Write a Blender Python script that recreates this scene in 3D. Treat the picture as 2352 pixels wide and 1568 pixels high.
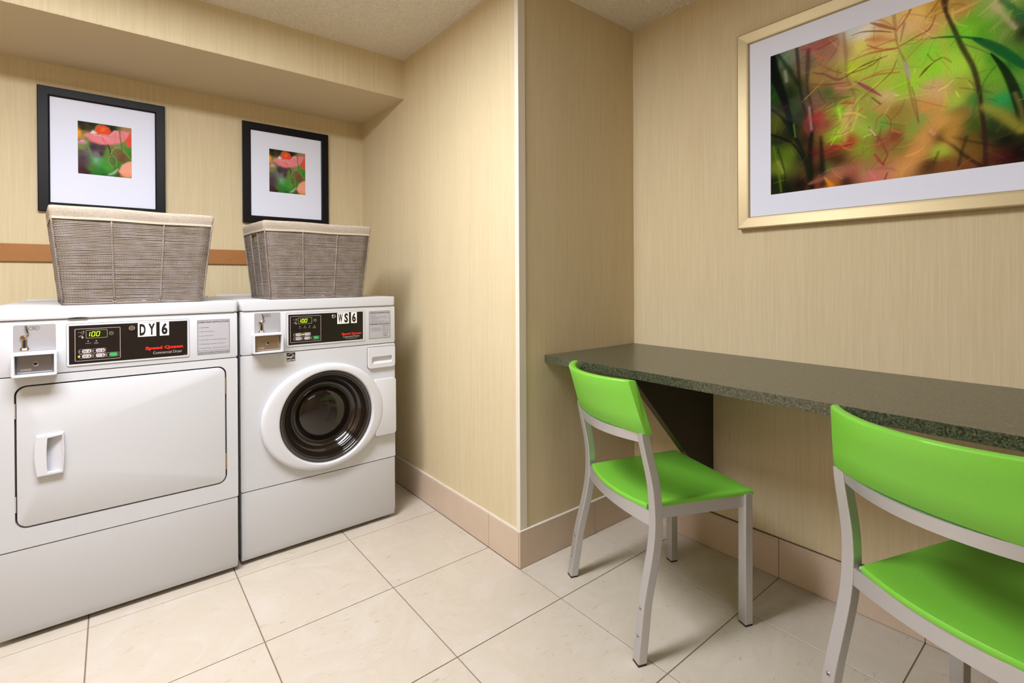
import bpy, bmesh, math, random, json
import numpy as np
from mathutils import Vector, Matrix
random.seed(7)
for o in list(bpy.data.objects): bpy.data.objects.remove(o)
SC = bpy.context.scene
COL = SC.collection

# ------------------------------------------------------------------ camera, light, exposure
YAW, PIT, ROL = 0.6778, 0.0040, -0.0049
CAM = Vector((-1.2622, -1.5245, 1.1586))
fw = Vector((math.sin(YAW)*math.cos(PIT), math.cos(YAW)*math.cos(PIT), -math.sin(PIT)))
r0 = Vector((math.cos(YAW), -math.sin(YAW), 0)); u0 = r0.cross(fw)
r1 = r0*math.cos(ROL)+u0*math.sin(ROL); u1 = -r0*math.sin(ROL)+u0*math.cos(ROL)
cd = bpy.data.cameras.new('camera'); cam = bpy.data.objects.new('camera', cd); COL.objects.link(cam)
cam.matrix_world = Matrix(((r1.x,u1.x,-fw.x,CAM.x),(r1.y,u1.y,-fw.y,CAM.y),(r1.z,u1.z,-fw.z,CAM.z),(0,0,0,1)))
cd.sensor_width = 36; cd.lens = 1140.5/2352*36; cd.shift_y = (646.36-784)/2352; cd.clip_start = .02
SC.camera = cam
SC.view_settings.view_transform = 'Standard'; SC.view_settings.look = 'None'
SC.view_settings.gamma = 1; SC.view_settings.use_curve_mapping = False
SC.view_settings.exposure = 0.19
w = bpy.data.worlds.new('world'); SC.world = w; w.use_nodes = True
w.node_tree.nodes['Background'].inputs[0].default_value = (0, 0, 0, 1)
SC.cycles.max_bounces = 14; SC.cycles.diffuse_bounces = 8; SC.cycles.glossy_bounces = 6
# ceiling fixtures: (x, y, size x, size y, watts); the second is an added fill light, out of view
FIXTURES = [(-1.45, -0.11, 1.20, .42, 55), (-1.30, -2.30, 1.20, .42, 5)]
LIGHT_COL = (.985, .98, 1.04)

# ------------------------------------------------------------------ helpers
def lin(c):
    if isinstance(c, str): c = tuple(int(c[i:i+2], 16) for i in (1, 3, 5))
    return tuple((v/255/12.92 if v/255 <= .04045 else ((v/255+.055)/1.055)**2.4) for v in c)
def nt(name):
    m = bpy.data.materials.new(name); m.use_nodes = True; t = m.node_tree
    b = t.nodes['Principled BSDF']; return m, t, b
def N(t, typ, **kw):
    n = t.nodes.new(typ)
    for k, v in kw.items():
        if k in n.inputs.keys(): n.inputs[k].default_value = v
        else: setattr(n, k, v)
    return n
def ramp(t, stops):
    n = t.nodes.new('ShaderNodeValToRGB'); e = n.color_ramp.elements
    while len(e) < len(stops): e.new(.5)
    for q, (p, c) in zip(e, stops): q.position = p; q.color = (*lin(c), 1)
    return n
def simple(name, col, rough=.5, metal=0, spec=.5, bump=0, bscale=400, emit=0, var=0, vscale=6, coat=0):
    m, t, b = nt(name)
    b.inputs['Base Color'].default_value = (*lin(col), 1); b.inputs['Roughness'].default_value = rough
    b.inputs['Metallic'].default_value = metal; b.inputs['Specular IOR Level'].default_value = spec
    if coat: b.inputs['Coat Weight'].default_value = coat; b.inputs['Coat Roughness'].default_value = .08
    tc = N(t, 'ShaderNodeTexCoord')
    if var:
        n = N(t, 'ShaderNodeTexNoise', Scale=vscale, Detail=4); t.links.new(tc.outputs['Object'], n.inputs['Vector'])
        hs = N(t, 'ShaderNodeMapRange'); hs.inputs['To Min'].default_value = 1-var; hs.inputs['To Max'].default_value = 1+var
        t.links.new(n.outputs['Fac'], hs.inputs['Value'])
        mx = N(t, 'ShaderNodeVectorMath', operation='SCALE'); mx.inputs[0].default_value = lin(col)
        t.links.new(hs.outputs[0], mx.inputs['Scale']); t.links.new(mx.outputs[0], b.inputs['Base Color'])
    if bump:
        n = N(t, 'ShaderNodeTexNoise', Scale=bscale, Detail=3); t.links.new(tc.outputs['Object'], n.inputs['Vector'])
        bp = N(t, 'ShaderNodeBump', Strength=bump, Distance=.001); t.links.new(n.outputs['Fac'], bp.inputs['Height'])
        t.links.new(bp.outputs[0], b.inputs['Normal'])
    if emit:
        b.inputs['Emission Color'].default_value = (*lin(col), 1); b.inputs['Emission Strength'].default_value = emit
    return m
def mesh_obj(name, bm, mat, parent=None, org=None, smooth=None):
    if org is None: org = root_of(parent) if parent else Vector((0, 0, 0))
    me = bpy.data.meshes.new(name)
    bmesh.ops.recalc_face_normals(bm, faces=bm.faces) if smooth != 'keep' else None
    if org.length: bmesh.ops.translate(bm, verts=bm.verts, vec=-org)
    bm.to_mesh(me); bm.free()
    me.materials.append(mat)
    if smooth is not None and smooth != 'keep' and smooth is not False:
        me.shade_smooth()
        try: me.set_sharp_from_angle(angle=math.radians(smooth if smooth is not True else 35))
        except Exception: pass
    o = bpy.data.objects.new(name, me); COL.objects.link(o)
    if parent: o.parent = parent
    return o
ROOTS = {}
def root_of(p):
    while p.parent: p = p.parent
    return ROOTS.get(p.name, Vector((0, 0, 0)))
def thing(name, label, cat, loc=(0, 0, 0), rz=0, group=None):
    o = bpy.data.objects.new(name, None); COL.objects.link(o); o.empty_display_size = .05
    o.location = loc; o.rotation_euler = (0, 0, rz)
    o['label'] = label; o['category'] = cat
    if group: o['group'] = group
    ROOTS[o.name] = Vector(loc) if rz == 0 else Vector((0, 0, 0))
    return o
def struct(o): o['kind'] = 'structure'; return o
def box(bm, x0, x1, y0, y1, z0, z1, bev=0, seg=2):
    vs = [bm.verts.new(p) for p in ((x0,y0,z0),(x1,y0,z0),(x1,y1,z0),(x0,y1,z0),(x0,y0,z1),(x1,y0,z1),(x1,y1,z1),(x0,y1,z1))]
    fs = [bm.faces.new([vs[i] for i in f]) for f in ((0,3,2,1),(4,5,6,7),(0,1,5,4),(1,2,6,5),(2,3,7,6),(3,0,4,7))]
    if bev:
        es = {e for f in fs for e in f.edges}
        bmesh.ops.bevel(bm, geom=list(es), offset=bev, segments=seg, profile=.5, affect='EDGES')
    return bm
def B(*a, **k): return box(bmesh.new(), *a, **k)
def prism(bm, pts, axis, a0, a1, bev=0, seg=2, bevend='both'):
    """pts: 2D polygon; extruded along axis ('y': pts are x,z ; 'z': pts are x,y ; 'x': pts are y,z)"""
    def P(p, a):
        return {'y': (p[0], a, p[1]), 'z': (p[0], p[1], a), 'x': (a, p[0], p[1])}[axis]
    A = [bm.verts.new(P(p, a0)) for p in pts]; Z = [bm.verts.new(P(p, a1)) for p in pts]
    n = len(pts); fa = bm.faces.new(A); fz = bm.faces.new(Z[::-1])
    for i in range(n): bm.faces.new((A[i], Z[i], Z[(i+1) % n], A[(i+1) % n]))
    if bev:
        es = set()
        if bevend in ('both', 'a0'): es |= set(fa.edges)
        if bevend in ('both', 'a1'): es |= set(fz.edges)
        bmesh.ops.bevel(bm, geom=list(es), offset=bev, segments=seg, profile=.5, affect='EDGES')
    return bm
def PR(*a, **k): return prism(bmesh.new(), *a, **k)
def rr(x0, x1, z0, z1, r, seg=6):
    rs = r if isinstance(r, (list, tuple)) else (r,)*4     # bl, br, tr, tl
    out = []
    for (cx, cz, a, q) in ((x0, z0, 180, rs[0]), (x1, z0, 270, rs[1]), (x1, z1, 0, rs[2]), (x0, z1, 90, rs[3])):
        if q <= 0: out.append((cx, cz)); continue
        ox = cx + (q if cx == x0 else -q); oz = cz + (q if cz == z0 else -q)
        for i in range(seg+1):
            t = math.radians(a + 90*i/seg); out.append((ox+q*math.cos(t), oz+q*math.sin(t)))
    return out
def ringprism(bm, outer, inner, axis, a0, a1):
    """frame between two loops with the same number of points"""
    def P(p, a):
        return {'y': (p[0], a, p[1]), 'z': (p[0], p[1], a), 'x': (a, p[0], p[1])}[axis]
    L = [[bm.verts.new(P(p, a)) for p in lp] for lp, a in ((outer, a0), (inner, a0), (inner, a1), (outer, a1))]
    n = len(outer)
    for i in range(n):
        j = (i+1) % n
        for k in range(4):
            m = (k+1) % 4
            bm.faces.new((L[k][i], L[k][j], L[m][j], L[m][i]))
    return bm
def loft(bm, loops, closed=True, cap0=True, cap1=True):
    R = [[bm.verts.new(p) for p in lp] for lp in loops]; n = len(loops[0])
    for a, b in zip(R, R[1:]):
        for i in range(n if closed else n-1):
            j = (i+1) % n; bm.faces.new((a[i], a[j], b[j], b[i]))
    if cap0 and closed: bm.faces.new(R[0][::-1])
    if cap1 and closed: bm.faces.new(R[-1])
    return bm
def cyl(bm, c, ax, r, h, n=20, r2=None, bev=0):
    """cylinder starting at c going h along unit axis ax"""
    ax = Vector(ax).normalized(); u = ax.orthogonal().normalized(); v = ax.cross(u)
    r2 = r if r2 is None else r2; c = Vector(c)
    def ring(rad, t): return [c+ax*t+(u*math.cos(2*math.pi*i/n)+v*math.sin(2*math.pi*i/n))*rad for i in range(n)]
    if bev: return loft(bm, [ring(r, 0), ring(r2, h-bev), ring(r2-bev, h)])
    return loft(bm, [ring(r, 0), ring(r2, h)])
def lathe_y(bm, cx, cz, prof, n=64, sx=1, sz=1, cap=True):
    """profile of (radius, y); revolved about the y axis through cx, cz"""
    rows = []
    for (r, y) in prof:
        if r == 0: rows.append([bm.verts.new((cx, y, cz))]*n); continue
        rows.append([bm.verts.new((cx+r*sx*math.cos(2*math.pi*i/n), y, cz+r*sz*math.sin(2*math.pi*i/n))) for i in range(n)])
    for a, b in zip(rows, rows[1:]):
        for i in range(n):
            j = (i+1) % n; q = []
            for v in (a[i], a[j], b[j], b[i]):
                if v not in q: q.append(v)
            if len(q) > 2: bm.faces.new(q)
    return bm
def tube(bm, pts, r, n=6, uvl=None, v0=0.0):
    """tube along points; writes uv (u = length in metres, v = angle 0..1) when uvl given"""
    pts = [Vector(p) for p in pts]; rings = []; L = 0; prev = None
    for i, p in enumerate(pts):
        d = (pts[min(i+1, len(pts)-1)]-pts[max(i-1, 0)]).normalized()
        u = Vector((0, 0, 1)) if abs(d.z) < .8 else Vector((0, 1, 0))
        s = d.cross(u).normalized(); t = s.cross(d)
        if i: L += (p-pts[i-1]).length
        rad = r[i] if isinstance(r, list) else r
        rings.append(([bm.verts.new(p+(s*math.cos(2*math.pi*k/n)+t*math.sin(2*math.pi*k/n))*rad) for k in range(n)], L))
    for (a, la), (b, lb) in zip(rings, rings[1:]):
        for k in range(n):
            j = (k+1) % n; f = bm.faces.new((a[k], a[j], b[j], b[k])); f.smooth = True
            if uvl:
                for lp, uv in zip(f.loops, ((la, k/n), (la, (k+1)/n), (lb, (k+1)/n), (lb, k/n))): lp[uvl].uv = (uv[0]+v0, uv[1])
    for rg in (rings[0][0][::-1], rings[-1][0]):
        f = bm.faces.new(rg)
    return bm
def text_bm(items, y, out=None, depth=.0004, facing='y'):
    """items: (string, x0, x1, z0, z1, weight); written as flat lettering facing -y, fitted to its box"""
    bm = out or bmesh.new()
    for (s, x0, x1, z0, z1, wgt) in items:
        cu = bpy.data.curves.new('t', 'FONT'); cu.body = s; cu.size = 1; cu.offset = wgt; cu.resolution_u = 3
        ob = bpy.data.objects.new('t', cu); COL.objects.link(ob)
        dg = bpy.context.evaluated_depsgraph_get(); me = bpy.data.meshes.new_from_object(ob.evaluated_get(dg))
        bpy.data.objects.remove(ob); bpy.data.curves.remove(cu)
        if not me.vertices: continue
        co = np.array([v.co[:] for v in me.vertices]); mn, mx = co.min(0), co.max(0)
        vs = [bm.verts.new((x0+(c[0]-mn[0])/(mx[0]-mn[0])*(x1-x0), y, z0+(c[1]-mn[1])/max(mx[1]-mn[1], 1e-6)*(z1-z0))) for c in co]
        for p in me.polygons:
            try: bm.faces.new([vs[i] for i in p.vertices])
            except ValueError: pass
        bpy.data.meshes.remove(me)
    return bm
def quad(bm, x0, x1, z0, z1, y, sl=0):
    vs = [bm.verts.new(p) for p in ((x0, y, z0), (x1, y, z0), (x1+sl, y, z1), (x0+sl, y, z1))]; bm.faces.new(vs); return bm
def ringflat(bm, x0, x1, z0, z1, r, wd, y, d=.0006, seg=4):
    return ringprism(bm, rr(x0, x1, z0, z1, r, seg), rr(x0+wd, x1-wd, z0+wd, z1-wd, max(r-wd, .0003), seg), 'y', y, y+d)

# ------------------------------------------------------------------ materials
def wallpaper(name):
    m, t, b = nt(name); tc = N(t, 'ShaderNodeTexCoord'); Lk = t.links.new
    def nz(sc, zs, det, seed):
        mp = N(t, 'ShaderNodeMapping'); mp.inputs['Scale'].default_value = (sc, sc, zs); mp.inputs['Location'].default_value = (seed, seed*.7, seed)
        Lk(tc.outputs['Object'], mp.inputs['Vector']); n = N(t, 'ShaderNodeTexNoise', Scale=1.0, Detail=det, Roughness=.6); Lk(mp.outputs[0], n.inputs['Vector']); return n
    a = nz(330, 7, 3, 3.1); c = nz(90, 2.2, 2, 9.7); d = nz(650, 500, 1, 1.0); e = nz(14, .8, 2, 5.0)
    m1 = N(t, 'ShaderNodeMix', data_type='FLOAT'); m1.inputs[0].default_value = .38; Lk(a.outputs['Fac'], m1.inputs[2]); Lk(c.outputs['Fac'], m1.inputs[3])
    m2 = N(t, 'ShaderNodeMix', data_type='FLOAT'); m2.inputs[0].default_value = .22; Lk(m1.outputs[0], m2.inputs[2]); Lk(d.outputs['Fac'], m2.inputs[3])
    m3 = N(t, 'ShaderNodeMix', data_type='FLOAT'); m3.inputs[0].default_value = .12; Lk(m2.outputs[0], m3.inputs[2]); Lk(e.outputs['Fac'], m3.inputs[3])
    r = ramp(t, [(.3, (196, 181, 145)), (.5, (207, 194, 159)), (.7, (217, 206, 175))]); Lk(m3.outputs[0], r.inputs[0]); Lk(r.outputs[0], b.inputs['Base Color'])
    bp = N(t, 'ShaderNodeBump', Strength=.25, Distance=.0006); Lk(m2.outputs[0], bp.inputs['Height']); Lk(bp.outputs[0], b.inputs['Normal'])
    b.inputs['Roughness'].default_value = .62; b.inputs['Specular IOR Level'].default_value = .25
    return m
M = {}
M['paper'] = wallpaper('striated_wallpaper')
def popcorn():
    m, t, b = nt('popcorn_ceiling'); tc = N(t, 'ShaderNodeTexCoord'); Lk = t.links.new
    v = N(t, 'ShaderNodeTexNoise', Scale=95.0, Detail=3, Roughness=.55); Lk(tc.outputs['Object'], v.inputs['Vector'])
    mr = N(t, 'ShaderNodeMapRange'); mr.inputs['From Min'].default_value = .42; mr.inputs['From Max'].default_value = .68; Lk(v.outputs['Fac'], mr.inputs['Value'])
    bp = N(t, 'ShaderNodeBump', Strength=1.0, Distance=.006); Lk(mr.outputs[0], bp.inputs['Height']); Lk(bp.outputs[0], b.inputs['Normal'])
    r = ramp(t, [(0, (236, 229, 212)), (1, (252, 250, 242))]); Lk(mr.outputs[0], r.inputs[0]); Lk(r.outputs[0], b.inputs['Base Color'])
    b.inputs['Roughness'].default_value = .75; return m
M['ceil'] = popcorn()
M['soffit'] = simple('soffit_underside_paint', (206, 192, 162), .8, bump=.5, bscale=260)
def tilemat():
    m, t, b = nt('cream_porcelain'); tc = N(t, 'ShaderNodeTexCoord'); Lk = t.links.new
    oi = N(t, 'ShaderNodeObjectInfo'); sc = N(t, 'ShaderNodeVectorMath', operation='SCALE'); sc.inputs[0].default_value = (31, 17, 5); Lk(oi.outputs['Random'], sc.inputs['Scale'])
    ad = N(t, 'ShaderNodeVectorMath', operation='ADD'); Lk(tc.outputs['Object'], ad.inputs[0]); Lk(sc.outputs[0], ad.inputs[1])
    n1 = N(t, 'ShaderNodeTexNoise', Scale=5.0, Detail=6, Roughness=.6, Distortion=1.2); Lk(ad.outputs[0], n1.inputs['Vector'])
    mp = N(t, 'ShaderNodeMapping'); mp.inputs['Scale'].default_value = (10, 42, 10); mp.inputs['Rotation'].default_value = (0, 0, .25); Lk(ad.outputs[0], mp.inputs['Vector'])
    n2 = N(t, 'ShaderNodeTexNoise', Scale=1.0, Detail=7, Roughness=.7, Distortion=2.5); Lk(mp.outputs[0], n2.inputs['Vector'])
    r1_ = ramp(t, [(.3, (201, 192, 180)), (.5, (194, 186, 171)), (.7, (201, 193, 184))]); Lk(n1.outputs['Fac'], r1_.inputs[0])
    r2_ = ramp(t, [(.0, (188, 176, 150)), (.33, (202, 194, 172)), (.40, (255, 255, 255)), (1, (255, 255, 255))]); Lk(n2.outputs['Fac'], r2_.inputs[0])
    mx = N(t, 'ShaderNodeMix', data_type='RGBA', blend_type='MULTIPLY'); mx.inputs[0].default_value = .6; Lk(r1_.outputs[0], mx.inputs[6]); Lk(r2_.outputs[0], mx.inputs[7])
    Lk(mx.outputs[2], b.inputs['Base Color'])
    rg = N(t, 'ShaderNodeMapRange'); rg.inputs['To Min'].default_value = .3; rg.inputs['To Max'].default_value = .48; Lk(n1.outputs['Fac'], rg.inputs['Value']); Lk(rg.outputs[0], b.inputs['Roughness'])
    bp = N(t, 'ShaderNodeBump', Strength=.12, Distance=.001); Lk(n2.outputs['Fac'], bp.inputs['Height']); Lk(bp.outputs[0], b.inputs['Normal'])
    return m
M['tile'] = tilemat()
M['basetile'] = simple('beige_baseboard_porcelain', (202, 184, 164), .42, var=.07, vscale=9, bump=.08, bscale=60)
M['cap'] = simple('tile_edge_cap', (214, 206, 192), .5, var=.1, vscale=40)
M['grout'] = simple('grey_grout', (128, 112, 97), .9, bump=.6, bscale=500)
M['trim'] = simple('ivory_plastic_guard', (222, 216, 202), .35)
M['rail'] = simple('orange_stained_wood', (158, 107, 52), .5, var=.08, vscale=30)
M['white'] = simple('white_enamel', (199, 202, 206), .42, spec=.4)
M['whitep'] = simple('white_plastic', (208, 211, 217), .32)
M['seam'] = simple('dark_seam', (70, 62, 56), .8)
M['gapbrown'] = simple('brown_gap', (84, 58, 36), .8)
M['dark'] = simple('black_plastic', (22, 18, 16), .5)  # even black of feet, lint and picture backings
M['fascia'] = simple('black_fascia_film', (24, 18, 16), .28)
M['silver'] = simple('silver_lexan', (178, 178, 182), .35, metal=.35)
M['chrome'] = simple('chrome', (205, 200, 195), .14, metal=1)
M['brushed'] = simple('brushed_lock_plate', (150, 148, 150), .38, metal=1, bump=.2, bscale=90)
M['brushedwarm'] = simple('warm_lock_plate', (172, 150, 126), .4, metal=.9, bump=.2, bscale=90)
M['pale'] = simple('pale_print', (176, 166, 160), .5)
M['ltpale'] = simple('light_grey_key', (196, 188, 188), .45)
M['green'] = simple('green_start_key', (48, 172, 92), .45)
M['red'] = simple('red_lettering', (226, 34, 22), .45)
M['black'] = simple('black_lettering', (18, 16, 15), .5)
M['sticker'] = simple('white_sticker', (238, 236, 232), .4)
M['stickergrey'] = simple('grey_instruction_film', (172, 172, 177), .4)
M['led'] = simple('green_led', (190, 255, 40), .4, emit=1.6)
M['ledwin'] = simple('dark_olive_display', (26, 30, 6), .2)
M['frame'] = simple('black_frame_lacquer', (9, 9, 13), .45, spec=.22)
M['mat'] = simple('white_mat_board', (226, 234, 254), .9, spec=.05)
def glassy():
    m, t, b = nt('picture_glass'); Lk = t.links.new
    tr = N(t, 'ShaderNodeBsdfTransparent'); gl = N(t, 'ShaderNodeBsdfGlossy', Roughness=.03); fr = N(t, 'ShaderNodeFresnel', IOR=1.45)
    mx = N(t, 'ShaderNodeMixShader'); ar = N(t, 'ShaderNodeMath', operation='MULTIPLY'); ar.inputs[1].default_value = .003; Lk(fr.outputs[0], ar.inputs[0]); Lk(ar.outputs[0], mx.inputs[0]); Lk(tr.outputs[0], mx.inputs[1]); Lk(gl.outputs[0], mx.inputs[2])
    Lk(mx.outputs[0], t.nodes['Material Output'].inputs['Surface']); return m
M['glass'] = glassy()
M['gold'] = simple('champagne_gold_frame', (186, 172, 134), .46, metal=.55, bump=.15, bscale=30, var=.05, vscale=14)
def attr_mat(name, att, rough=.5):
    m, t, b = nt(name); a = N(t, 'ShaderNodeAttribute', attribute_name=att); t.links.new(a.outputs['Color'], b.inputs['Base Color'])
    b.inputs['Roughness'].default_value = rough; b.inputs['Specular IOR Level'].default_value = .04; return m
M['print'] = attr_mat('photographic_print', 'paint', .6)
def granite():
    m, t, b = nt('speckled_green_laminate'); tc = N(t, 'ShaderNodeTexCoord'); Lk = t.links.new
    v = N(t, 'ShaderNodeTexVoronoi', Scale=400.0); Lk(tc.outputs['Object'], v.inputs['Vector'])
    n = N(t, 'ShaderNodeTexNoise', Scale=130.0, Detail=5, Roughness=.7); Lk(tc.outputs['Object'], n.inputs['Vector'])
    sp = N(t, 'ShaderNodeSeparateColor'); Lk(v.outputs['Color'], sp.inputs[0])
    r = ramp(t, [(0, (22, 26, 20)), (.3, (52, 60, 46)), (.5, (74, 78, 62)), (.68, (88, 82, 64)), (.85, (112, 114, 92)), (1, (132, 132, 108))]); r.color_ramp.interpolation = 'CONSTANT'
    Lk(sp.outputs[0], r.inputs[0])
    r2 = ramp(t, [(.35, (14, 18, 12)), (.5, (58, 66, 48)), (.62, (104, 102, 82))]); Lk(n.outputs['Fac'], r2.inputs[0])
    mx = N(t, 'ShaderNodeMix', data_type='RGBA'); mx.inputs[0].default_value = .5; Lk(r.outputs[0], mx.inputs[6]); Lk(r2.outputs[0], mx.inputs[7]); Lk(mx.outputs[2], b.inputs['Base Color'])
    bp = N(t, 'ShaderNodeBump', Strength=.25, Distance=.0004); Lk(n.outputs['Fac'], bp.inputs['Height']); Lk(bp.outputs[0], b.inputs['Normal'])
    b.inputs['Roughness'].default_value = .28; b.inputs['IOR'].default_value = 1.85; return m
M['granite'] = granite()
M['bracket'] = simple('espresso_laminate', (34, 24, 22), .45)
M['bracketedge'] = simple('espresso_edge_band', (74, 58, 36), .4)
M['plastic'] = simple('lime_green_plastic', (120, 197, 62), .42, bump=.12, bscale=700)
def alu():
    m, t, b = nt('brushed_aluminium'); tc = N(t, 'ShaderNodeTexCoord'); Lk = t.links.new
    mp = N(t, 'ShaderNodeMapping'); mp.inputs['Scale'].default_value = (900, 900, 30); Lk(tc.outputs['Object'], mp.inputs['Vector'])
    n = N(t, 'ShaderNodeTexNoise', Scale=1.0, Detail=2); Lk(mp.outputs[0], n.inputs['Vector'])
    mr = N(t, 'ShaderNodeMapRange'); mr.inputs['To Min'].default_value = .36; mr.inputs['To Max'].default_value = .52; Lk(n.outputs['Fac'], mr.inputs['Value']); Lk(mr.outputs[0], b.inputs['Roughness'])
    b.inputs['Base Color'].default_value = (*lin((202, 202, 204)), 1); b.inputs['Metallic'].default_value = .75; return m
M['alu'] = alu()
M['weld'] = simple('bright_weld', (190, 188, 188), .3, metal=.9)
M['rubber'] = simple('brown_rubber_glide', (52, 40, 34), .7)
def cord():
    m, t, b = nt('twisted_paper_cord'); Lk = t.links.new; uv = N(t, 'ShaderNodeUVMap'); sp = N(t, 'ShaderNodeSeparateXYZ'); Lk(uv.outputs[0], sp.inputs[0])
    mu = N(t, 'ShaderNodeMath', operation='MULTIPLY_ADD'); mu.inputs[1].default_value = 140.0; Lk(sp.outputs[0], mu.inputs[0]); Lk(sp.outputs[1], mu.inputs[2])
    m2 = N(t, 'ShaderNodeMath', operation='MULTIPLY'); m2.inputs[1].default_value = 6.2832; Lk(mu.outputs[0], m2.inputs[0])
    sn = N(t, 'ShaderNodeMath', operation='SINE'); Lk(m2.outputs[0], sn.inputs[0])
    tc = N(t, 'ShaderNodeTexCoord'); n = N(t, 'ShaderNodeTexNoise', Scale=26.0, Detail=4); Lk(tc.outputs['Object'], n.inputs['Vector'])
    r = ramp(t, [(.3, (121, 108, 93)), (.5, (129, 118, 108)), (.7, (137, 128, 123))]); Lk(n.outputs['Fac'], r.inputs[0])
    mr = N(t, 'ShaderNodeMapRange'); mr.inputs['From Min'].default_value = -1; mr.inputs['To Min'].default_value = .86; mr.inputs['To Max'].default_value = 1.05; Lk(sn.outputs[0], mr.inputs['Value'])
    vm = N(t, 'ShaderNodeVectorMath', operation='SCALE'); Lk(r.outputs[0], vm.inputs[0]); Lk(mr.outputs[0], vm.inputs['Scale']); Lk(vm.outputs[0], b.inputs['Base Color'])
    bp = N(t, 'ShaderNodeBump', Strength=.4, Distance=.0010); Lk(sn.outputs[0], bp.inputs['Height']); Lk(bp.outputs[0], b.inputs['Normal'])
    b.inputs['Roughness'].default_value = .7; return m
M['cord'] = cord()
def cloth():
    m, t, b = nt('natural_linen'); tc = N(t, 'ShaderNodeTexCoord'); Lk = t.links.new
    def nz(s):
        mp = N(t, 'ShaderNodeMapping'); mp.inputs['Scale'].default_value = s; Lk(tc.outputs['Object'], mp.inputs['Vector'])
        n = N(t, 'ShaderNodeTexNoise', Scale=1.0, Detail=3); Lk(mp.outputs[0], n.inputs['Vector']); return n
    a, c = nz((60, 60, 900)), nz((700, 700, 60)); mx = N(t, 'ShaderNodeMix', data_type='FLOAT'); mx.inputs[0].default_value = .5; Lk(a.outputs['Fac'], mx.inputs[2]); Lk(c.outputs['Fac'], mx.inputs[3])
    r = ramp(t, [(.35, (142, 130, 114)), (.6, (168, 158, 143))]); Lk(mx.outputs[0], r.inputs[0]); Lk(r.outputs[0], b.inputs['Base Color'])
    bp = N(t, 'ShaderNodeBump', Strength=.4, Distance=.0006); Lk(mx.outputs[0], bp.inputs['Height']); Lk(bp.outputs[0], b.inputs['Normal'])
    b.inputs['Roughness'].default_value = .9; return m
M['linen'] = cloth()
M['liner'] = simple('linen_liner_inside', (142, 122, 96), .9)
M['hem'] = simple('linen_hem_edge', (188, 180, 160), .9, bump=.3, bscale=600)
M['doorglass'] = simple('smoked_door_bowl', (27, 21, 17), .09, spec=.7)
M['doorrim'] = simple('grey_glass_rim', (62, 60, 58), .15, spec=.6)
M['fill_diffuser'] = simple('added_fill_acrylic', (238, 244, 255), .5, emit=4.0)  # dim glow for the added fill light behind the camera
M['roompaint'] = simple('taupe_wall_paint', (176, 151, 114), .7)
M['lightbox'] = simple('fixture_enamel', (235, 235, 232), .4)
M['diffuser'] = simple('acrylic_diffuser', (250, 250, 255), .5, emit=8.0)

# ------------------------------------------------------------------ the room
H, HS, YB, XR, YS = 2.3795, 2.1666, 1.607, 0.749, 1.01
XL, YN = -2.45, -3.0
T = .4445
floor = struct(mesh_obj('floor', B(XL-.1, XR+.1, YN-.1, YB+.1, -.08, -.0025), M['grout']))
def tile_mesh(wx, wy):
    bm = B(-wx/2, wx/2, -wy/2, wy/2, -.007, 0, .0006, 1)
    me = bpy.data.meshes.new('tile'); bmesh.ops.recalc_face_normals(bm, faces=bm.faces); bm.to_mesh(me); bm.free(); me.materials.append(M['tile']); return me
full = tile_mesh(T-.0036, T-.0036)
rt = random.Random(3)
def lay(xa, xb, ya, yb):
    i0 = math.floor((xa-.001)/T); j0 = math.floor((ya-.2135)/T)
    for i in range(i0, i0+12):
        for j in range(j0, j0+14):
            x0, x1 = .001+i*T, .001+(i+1)*T; y0, y1 = .2135+j*T, .2135+(j+1)*T
            cx0, cx1, cy0, cy1 = max(x0, xa), min(x1, xb), max(y0, ya), min(y1, yb)
            if cx1-cx0 < .02 or cy1-cy0 < .02: continue
            whole = cx1-cx0 > T-.001 and cy1-cy0 > T-.001
            me = full if whole else tile_mesh(cx1-cx0-.0036, cy1-cy0-.0036)
            o = bpy.data.objects.new('tile', me); COL.objects.link(o); o.parent = floor
            o.location = ((cx0+cx1)/2, (cy0+cy1)/2, 0)
            if whole: o.rotation_euler = (0, 0, math.pi*rt.choice((0, 1)))
lay(XL, .001, YN, YB); lay(.001, XR, YN, .009)
struct(mesh_obj('ceiling', B(XL-.1, XR+.1, YN-.1, YB+.1, H, H+.08), M['ceil']))
struct(mesh_obj('wall_back', B(XL-.1, .05, YB, YB+.1, 0, H), M['paper']))
struct(mesh_obj('wall_alcove', B(.012, .11, .012, YB, 0, H), M['paper']))
struct(mesh_obj('wall_nook', B(.11, XR, .012, .11, 0, H), M['paper']))
struct(mesh_obj('wall_right', B(XR, XR+.1, YN-.1, .11, 0, H), M['paper']))
struct(mesh_obj('wall_left', B(XL-.1, XL, YN-.1, YB, 0, H), M['roompaint']))
struct(mesh_obj('wall_behind', B(XL, XR, YN-.1, YN, 0, H), M['roompaint']))
sof = struct(mesh_obj('soffit', B(XL, .012, YS, YB, HS+.004, H), M['paper']))
mesh_obj('soffit_underside', B(XL, .012, YS+.0005, YB, HS, HS+.004), M['soffit'], sof)
bm = bmesh.new()                       # chipped paint flecks along the lower arris
for k in range(70):
    x = -rt.random()**.8*2.2-.02; s_ = .0012+rt.random()*.0025
    box(bm, x, x+s_*1.8, YS-.0008, YS+.001, HS+.0005, HS+.0005+s_*.7)
fl = mesh_obj('chipped_edge', bm, M['hem'], sof); fl['kind'] = 'stuff'
# corner guard and chair rail
bm = bmesh.new(); prism(bm, [(.009, .009), (.044, .009), (.044, .012), (.012, .012), (.012, .033), (.009, .033)], 'z', .151, H, .0008, 1)
struct(mesh_obj('trim_1', bm, M['trim']))
struct(mesh_obj('trim_2', B(XL, .012, YB-.012, YB, 1.250, 1.331, .003), M['rail']))

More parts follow.
